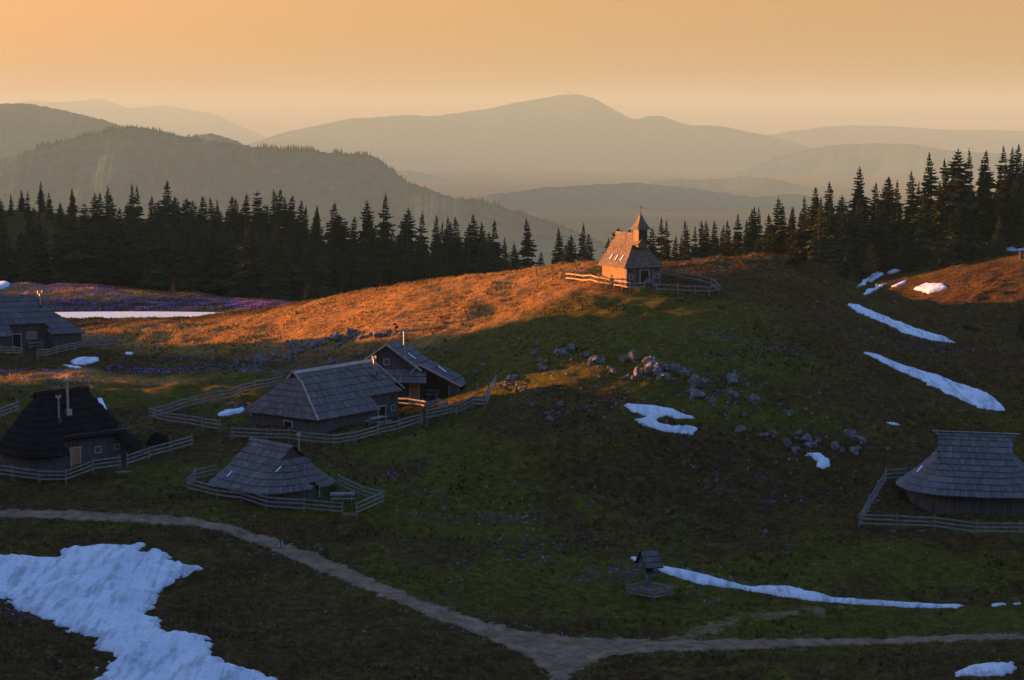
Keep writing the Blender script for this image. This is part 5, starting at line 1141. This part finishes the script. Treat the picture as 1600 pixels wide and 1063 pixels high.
# ------------------------------------------------------------------ people
def skinmat(name, c): m, N, L, b = newmat(name, c, .8, .2); return m
M_skin = skinmat('skin', (.42, .25, .17)); M_darkcloth = skinmat('dark_clothes', (.022, .022, .03)); M_green = skinmat('green_sleeve', (.25, .34, .05)); M_hair = skinmat('hair', (.03, .02, .015)); M_yellow = skinmat('yellow_hood', (.42, .34, .08)); M_pack = skinmat('backpack', (.04, .05, .035))
def skin_body(name, joints, edges, root, mat, parent, sub=1):
    me = bpy.data.meshes.new(name); me.from_pydata([j[:3] for j in joints], edges, []); me.update()
    o = bpy.data.objects.new(name, me); COL.objects.link(o); md = o.modifiers.new('skin', 'SKIN')
    for v, j in zip(me.skin_vertices[0].data, joints): v.radius = (j[3], j[4] if len(j) > 4 else j[3])
    me.skin_vertices[0].data[root].use_root = True; md.branch_smoothing = .6
    s = o.modifiers.new('sub', 'SUBSURF'); s.levels = sub; s.render_levels = sub
    dg = bpy.context.evaluated_depsgraph_get(); m2 = bpy.data.meshes.new_from_object(o.evaluated_get(dg)); o.modifiers.clear(); o.data = m2
    m2.materials.clear(); m2.materials.append(mat); m2.polygons.foreach_set('use_smooth', [True] * len(m2.polygons)); o.parent = parent; return o
def person(px, py, rz, label, pose, seedh=1.75):
    p = hit(px, py); t = empty('person', (p.x, p.y, p.z), rz, label, 'person')
    # local: facing -y; x to the person's left
    if pose == 'stand':
        J = [(0, 0, .95, .15, .11), (0, .01, 1.15, .13, .10), (0, .01, 1.36, .17, .11), (0, .0, 1.50, .055), (0, -.02, 1.60, .07, .085), (0, -.02, 1.70, .06, .075),
             (.10, 0, .86, .085), (.11, -.02, .48, .055), (.12, .02, .09, .04), (.13, -.12, .03, .04), (-.10, 0, .86, .085), (-.13, .03, .48, .055), (-.16, .06, .09, .04), (-.17, -.08, .03, .04),
             (.19, 0, 1.42, .055), (.27, -.02, 1.16, .042), (.22, -.20, 1.05, .032), (-.19, 0, 1.42, .055), (-.27, -.08, 1.20, .042), (-.12, -.28, 1.36, .032)]
        E = [(0, 1), (1, 2), (2, 3), (3, 4), (4, 5), (0, 6), (6, 7), (7, 8), (8, 9), (0, 10), (10, 11), (11, 12), (12, 13), (2, 14), (14, 15), (15, 16), (2, 17), (17, 18), (18, 19)]
        hands = [(16, Vector((-.1, -1, -.1))), (19, Vector((.4, -.8, .5)))]; head = Vector((0, -.02, 1.66)); fwd = Vector((0, -1, 0))
    else:           # bent forward, one foot up on a rock
        J = [(0, .10, .84, .15, .12), (0, 0, 1.02, .14, .11), (0, -.14, 1.18, .17, .11), (0, -.22, 1.28, .055), (0, -.29, 1.36, .07, .085), (0, -.33, 1.44, .06, .075),
             (.10, .10, .76, .085), (.12, -.12, .50, .055), (.12, .02, .16, .04), (.13, -.10, .10, .04), (-.10, .12, .76, .085), (-.12, .10, .42, .055), (-.13, .18, .09, .04), (-.13, .06, .03, .04),
             (.19, -.15, 1.22, .055), (.24, -.22, .98, .042), (.14, -.38, .84, .032), (-.19, -.15, 1.22, .055), (-.23, -.2, .97, .042), (-.14, -.36, .82, .032)]
        E = [(0, 1), (1, 2), (2, 3), (3, 4), (4, 5), (0, 6), (6, 7), (7, 8), (8, 9), (0, 10), (10, 11), (11, 12), (12, 13), (2, 14), (14, 15), (15, 16), (2, 17), (17, 18), (18, 19)]
        hands = [(16, Vector((-.2, -.7, -.6))), (19, Vector((.2, -.7, -.6)))]; head = Vector((0, -.31, 1.41)); fwd = Vector((0, -.85, -.4))
    J = list(J)
    for hi, d in hands:       # palm and five fingers grow out of each wrist
        w_ = Vector(J[hi][:3]); d = d.normalized(); sd_ = d.cross(Vector((0, 0, 1))).normalized(); up = sd_.cross(d)
        pi = len(J); c = w_ + d * .06; J.append((*c, .035, .016)); E.append((hi, pi))
        for k, L_ in enumerate((.075, .085, .08, .062)):
            a = c + d * .04 + sd_ * (.027 - .018 * k); b_ = a + d * L_ * .5 - up * .01; e = b_ + d * L_ * .35 - up * .03; i0 = len(J)
            J += [(*a, .010), (*b_, .009), (*e, .007)]; E += [(pi, i0), (i0, i0 + 1), (i0 + 1, i0 + 2)]
        a = w_ + d * .035 + sd_ * .035; b_ = a + sd_ * .025 + d * .03 - up * .01; i0 = len(J); J += [(*a, .012), (*b_, .009)]; E += [(pi, i0), (i0, i0 + 1)]
    body = skin_body('body', J, E, 0, M_skin, t, 1)
    # clothes follow the same joints, a little wider
    def part(nm, ids, mat, grow=1.18):
        mp = {i: k for k, i in enumerate(ids)}; jj = [tuple(J[i][:3]) + tuple(q * grow for q in J[i][3:]) for i in ids]; ee = [(mp[a], mp[b_]) for a, b_ in E if a in mp and b_ in mp]
        return skin_body(nm, jj, ee, 0, mat, t, 1)
    part('trousers', [0, 6, 7, 8, 10, 11, 12], M_darkcloth, 1.28); part('jacket', [1, 0, 2, 14, 15, 17, 18], M_darkcloth, 1.22)
    part('shoes', [8, 9], M_darkcloth, 1.35); part('shoes', [12, 13], M_darkcloth, 1.35)
    if pose == 'stand': part('sleeve', [14, 15, 16], M_green, 1.35); 
    else: part('sleeve', [17, 18, 19], M_darkcloth, 1.3)
    # head: hair or hood, eyes, nose, mouth, ears
    sdv = fwd.cross(Vector((0, 0, 1))).normalized(); upv = sdv.cross(fwd)
    bm = bmesh.new(); bmesh.ops.create_icosphere(bm, subdivisions=3, radius=1)
    for v in bm.verts:
        c = v.co; k = 1.0 if c.y > -.25 or c.z > .35 else .82; v.co = head + sdv * c.x * .088 * k - fwd * c.y * .105 * k + upv * (c.z * .118 * k + .035)
    me = bpy.data.meshes.new('hair'); bm.to_mesh(me); bm.free(); me.materials.append(M_hair if pose == 'stand' else M_yellow); o = bpy.data.objects.new('hair' if pose == 'stand' else 'hood', me); COL.objects.link(o); o.parent = t
    fc = MB(); 
    for s_ in (-1, 1): fc.box(head + fwd * .088 + sdv * s_ * .03 + upv * .02, (.02, .012, .012)); fc.box(head + sdv * s_ * .088 + upv * .0, (.02, .03, .05))
    fc.box(head + fwd * .10 - upv * .01, (.02, .025, .035)); fc.box(head + fwd * .088 - upv * .045, (.04, .01, .01)); fc.build('face', M_skin, t)
    if pose == 'stand': MB().box((0, .17, 1.27), (.28, .16, .42)).build('backpack', M_pack, t)
    return t
person(955.5, 456.5, 2.6, 'person in dark clothes with a green sleeve standing by the sunlit chapel fence', 'stand')
person(618, 522, -1.3, 'person in dark clothes and yellow hood bending over the rocks above the barn', 'bend')
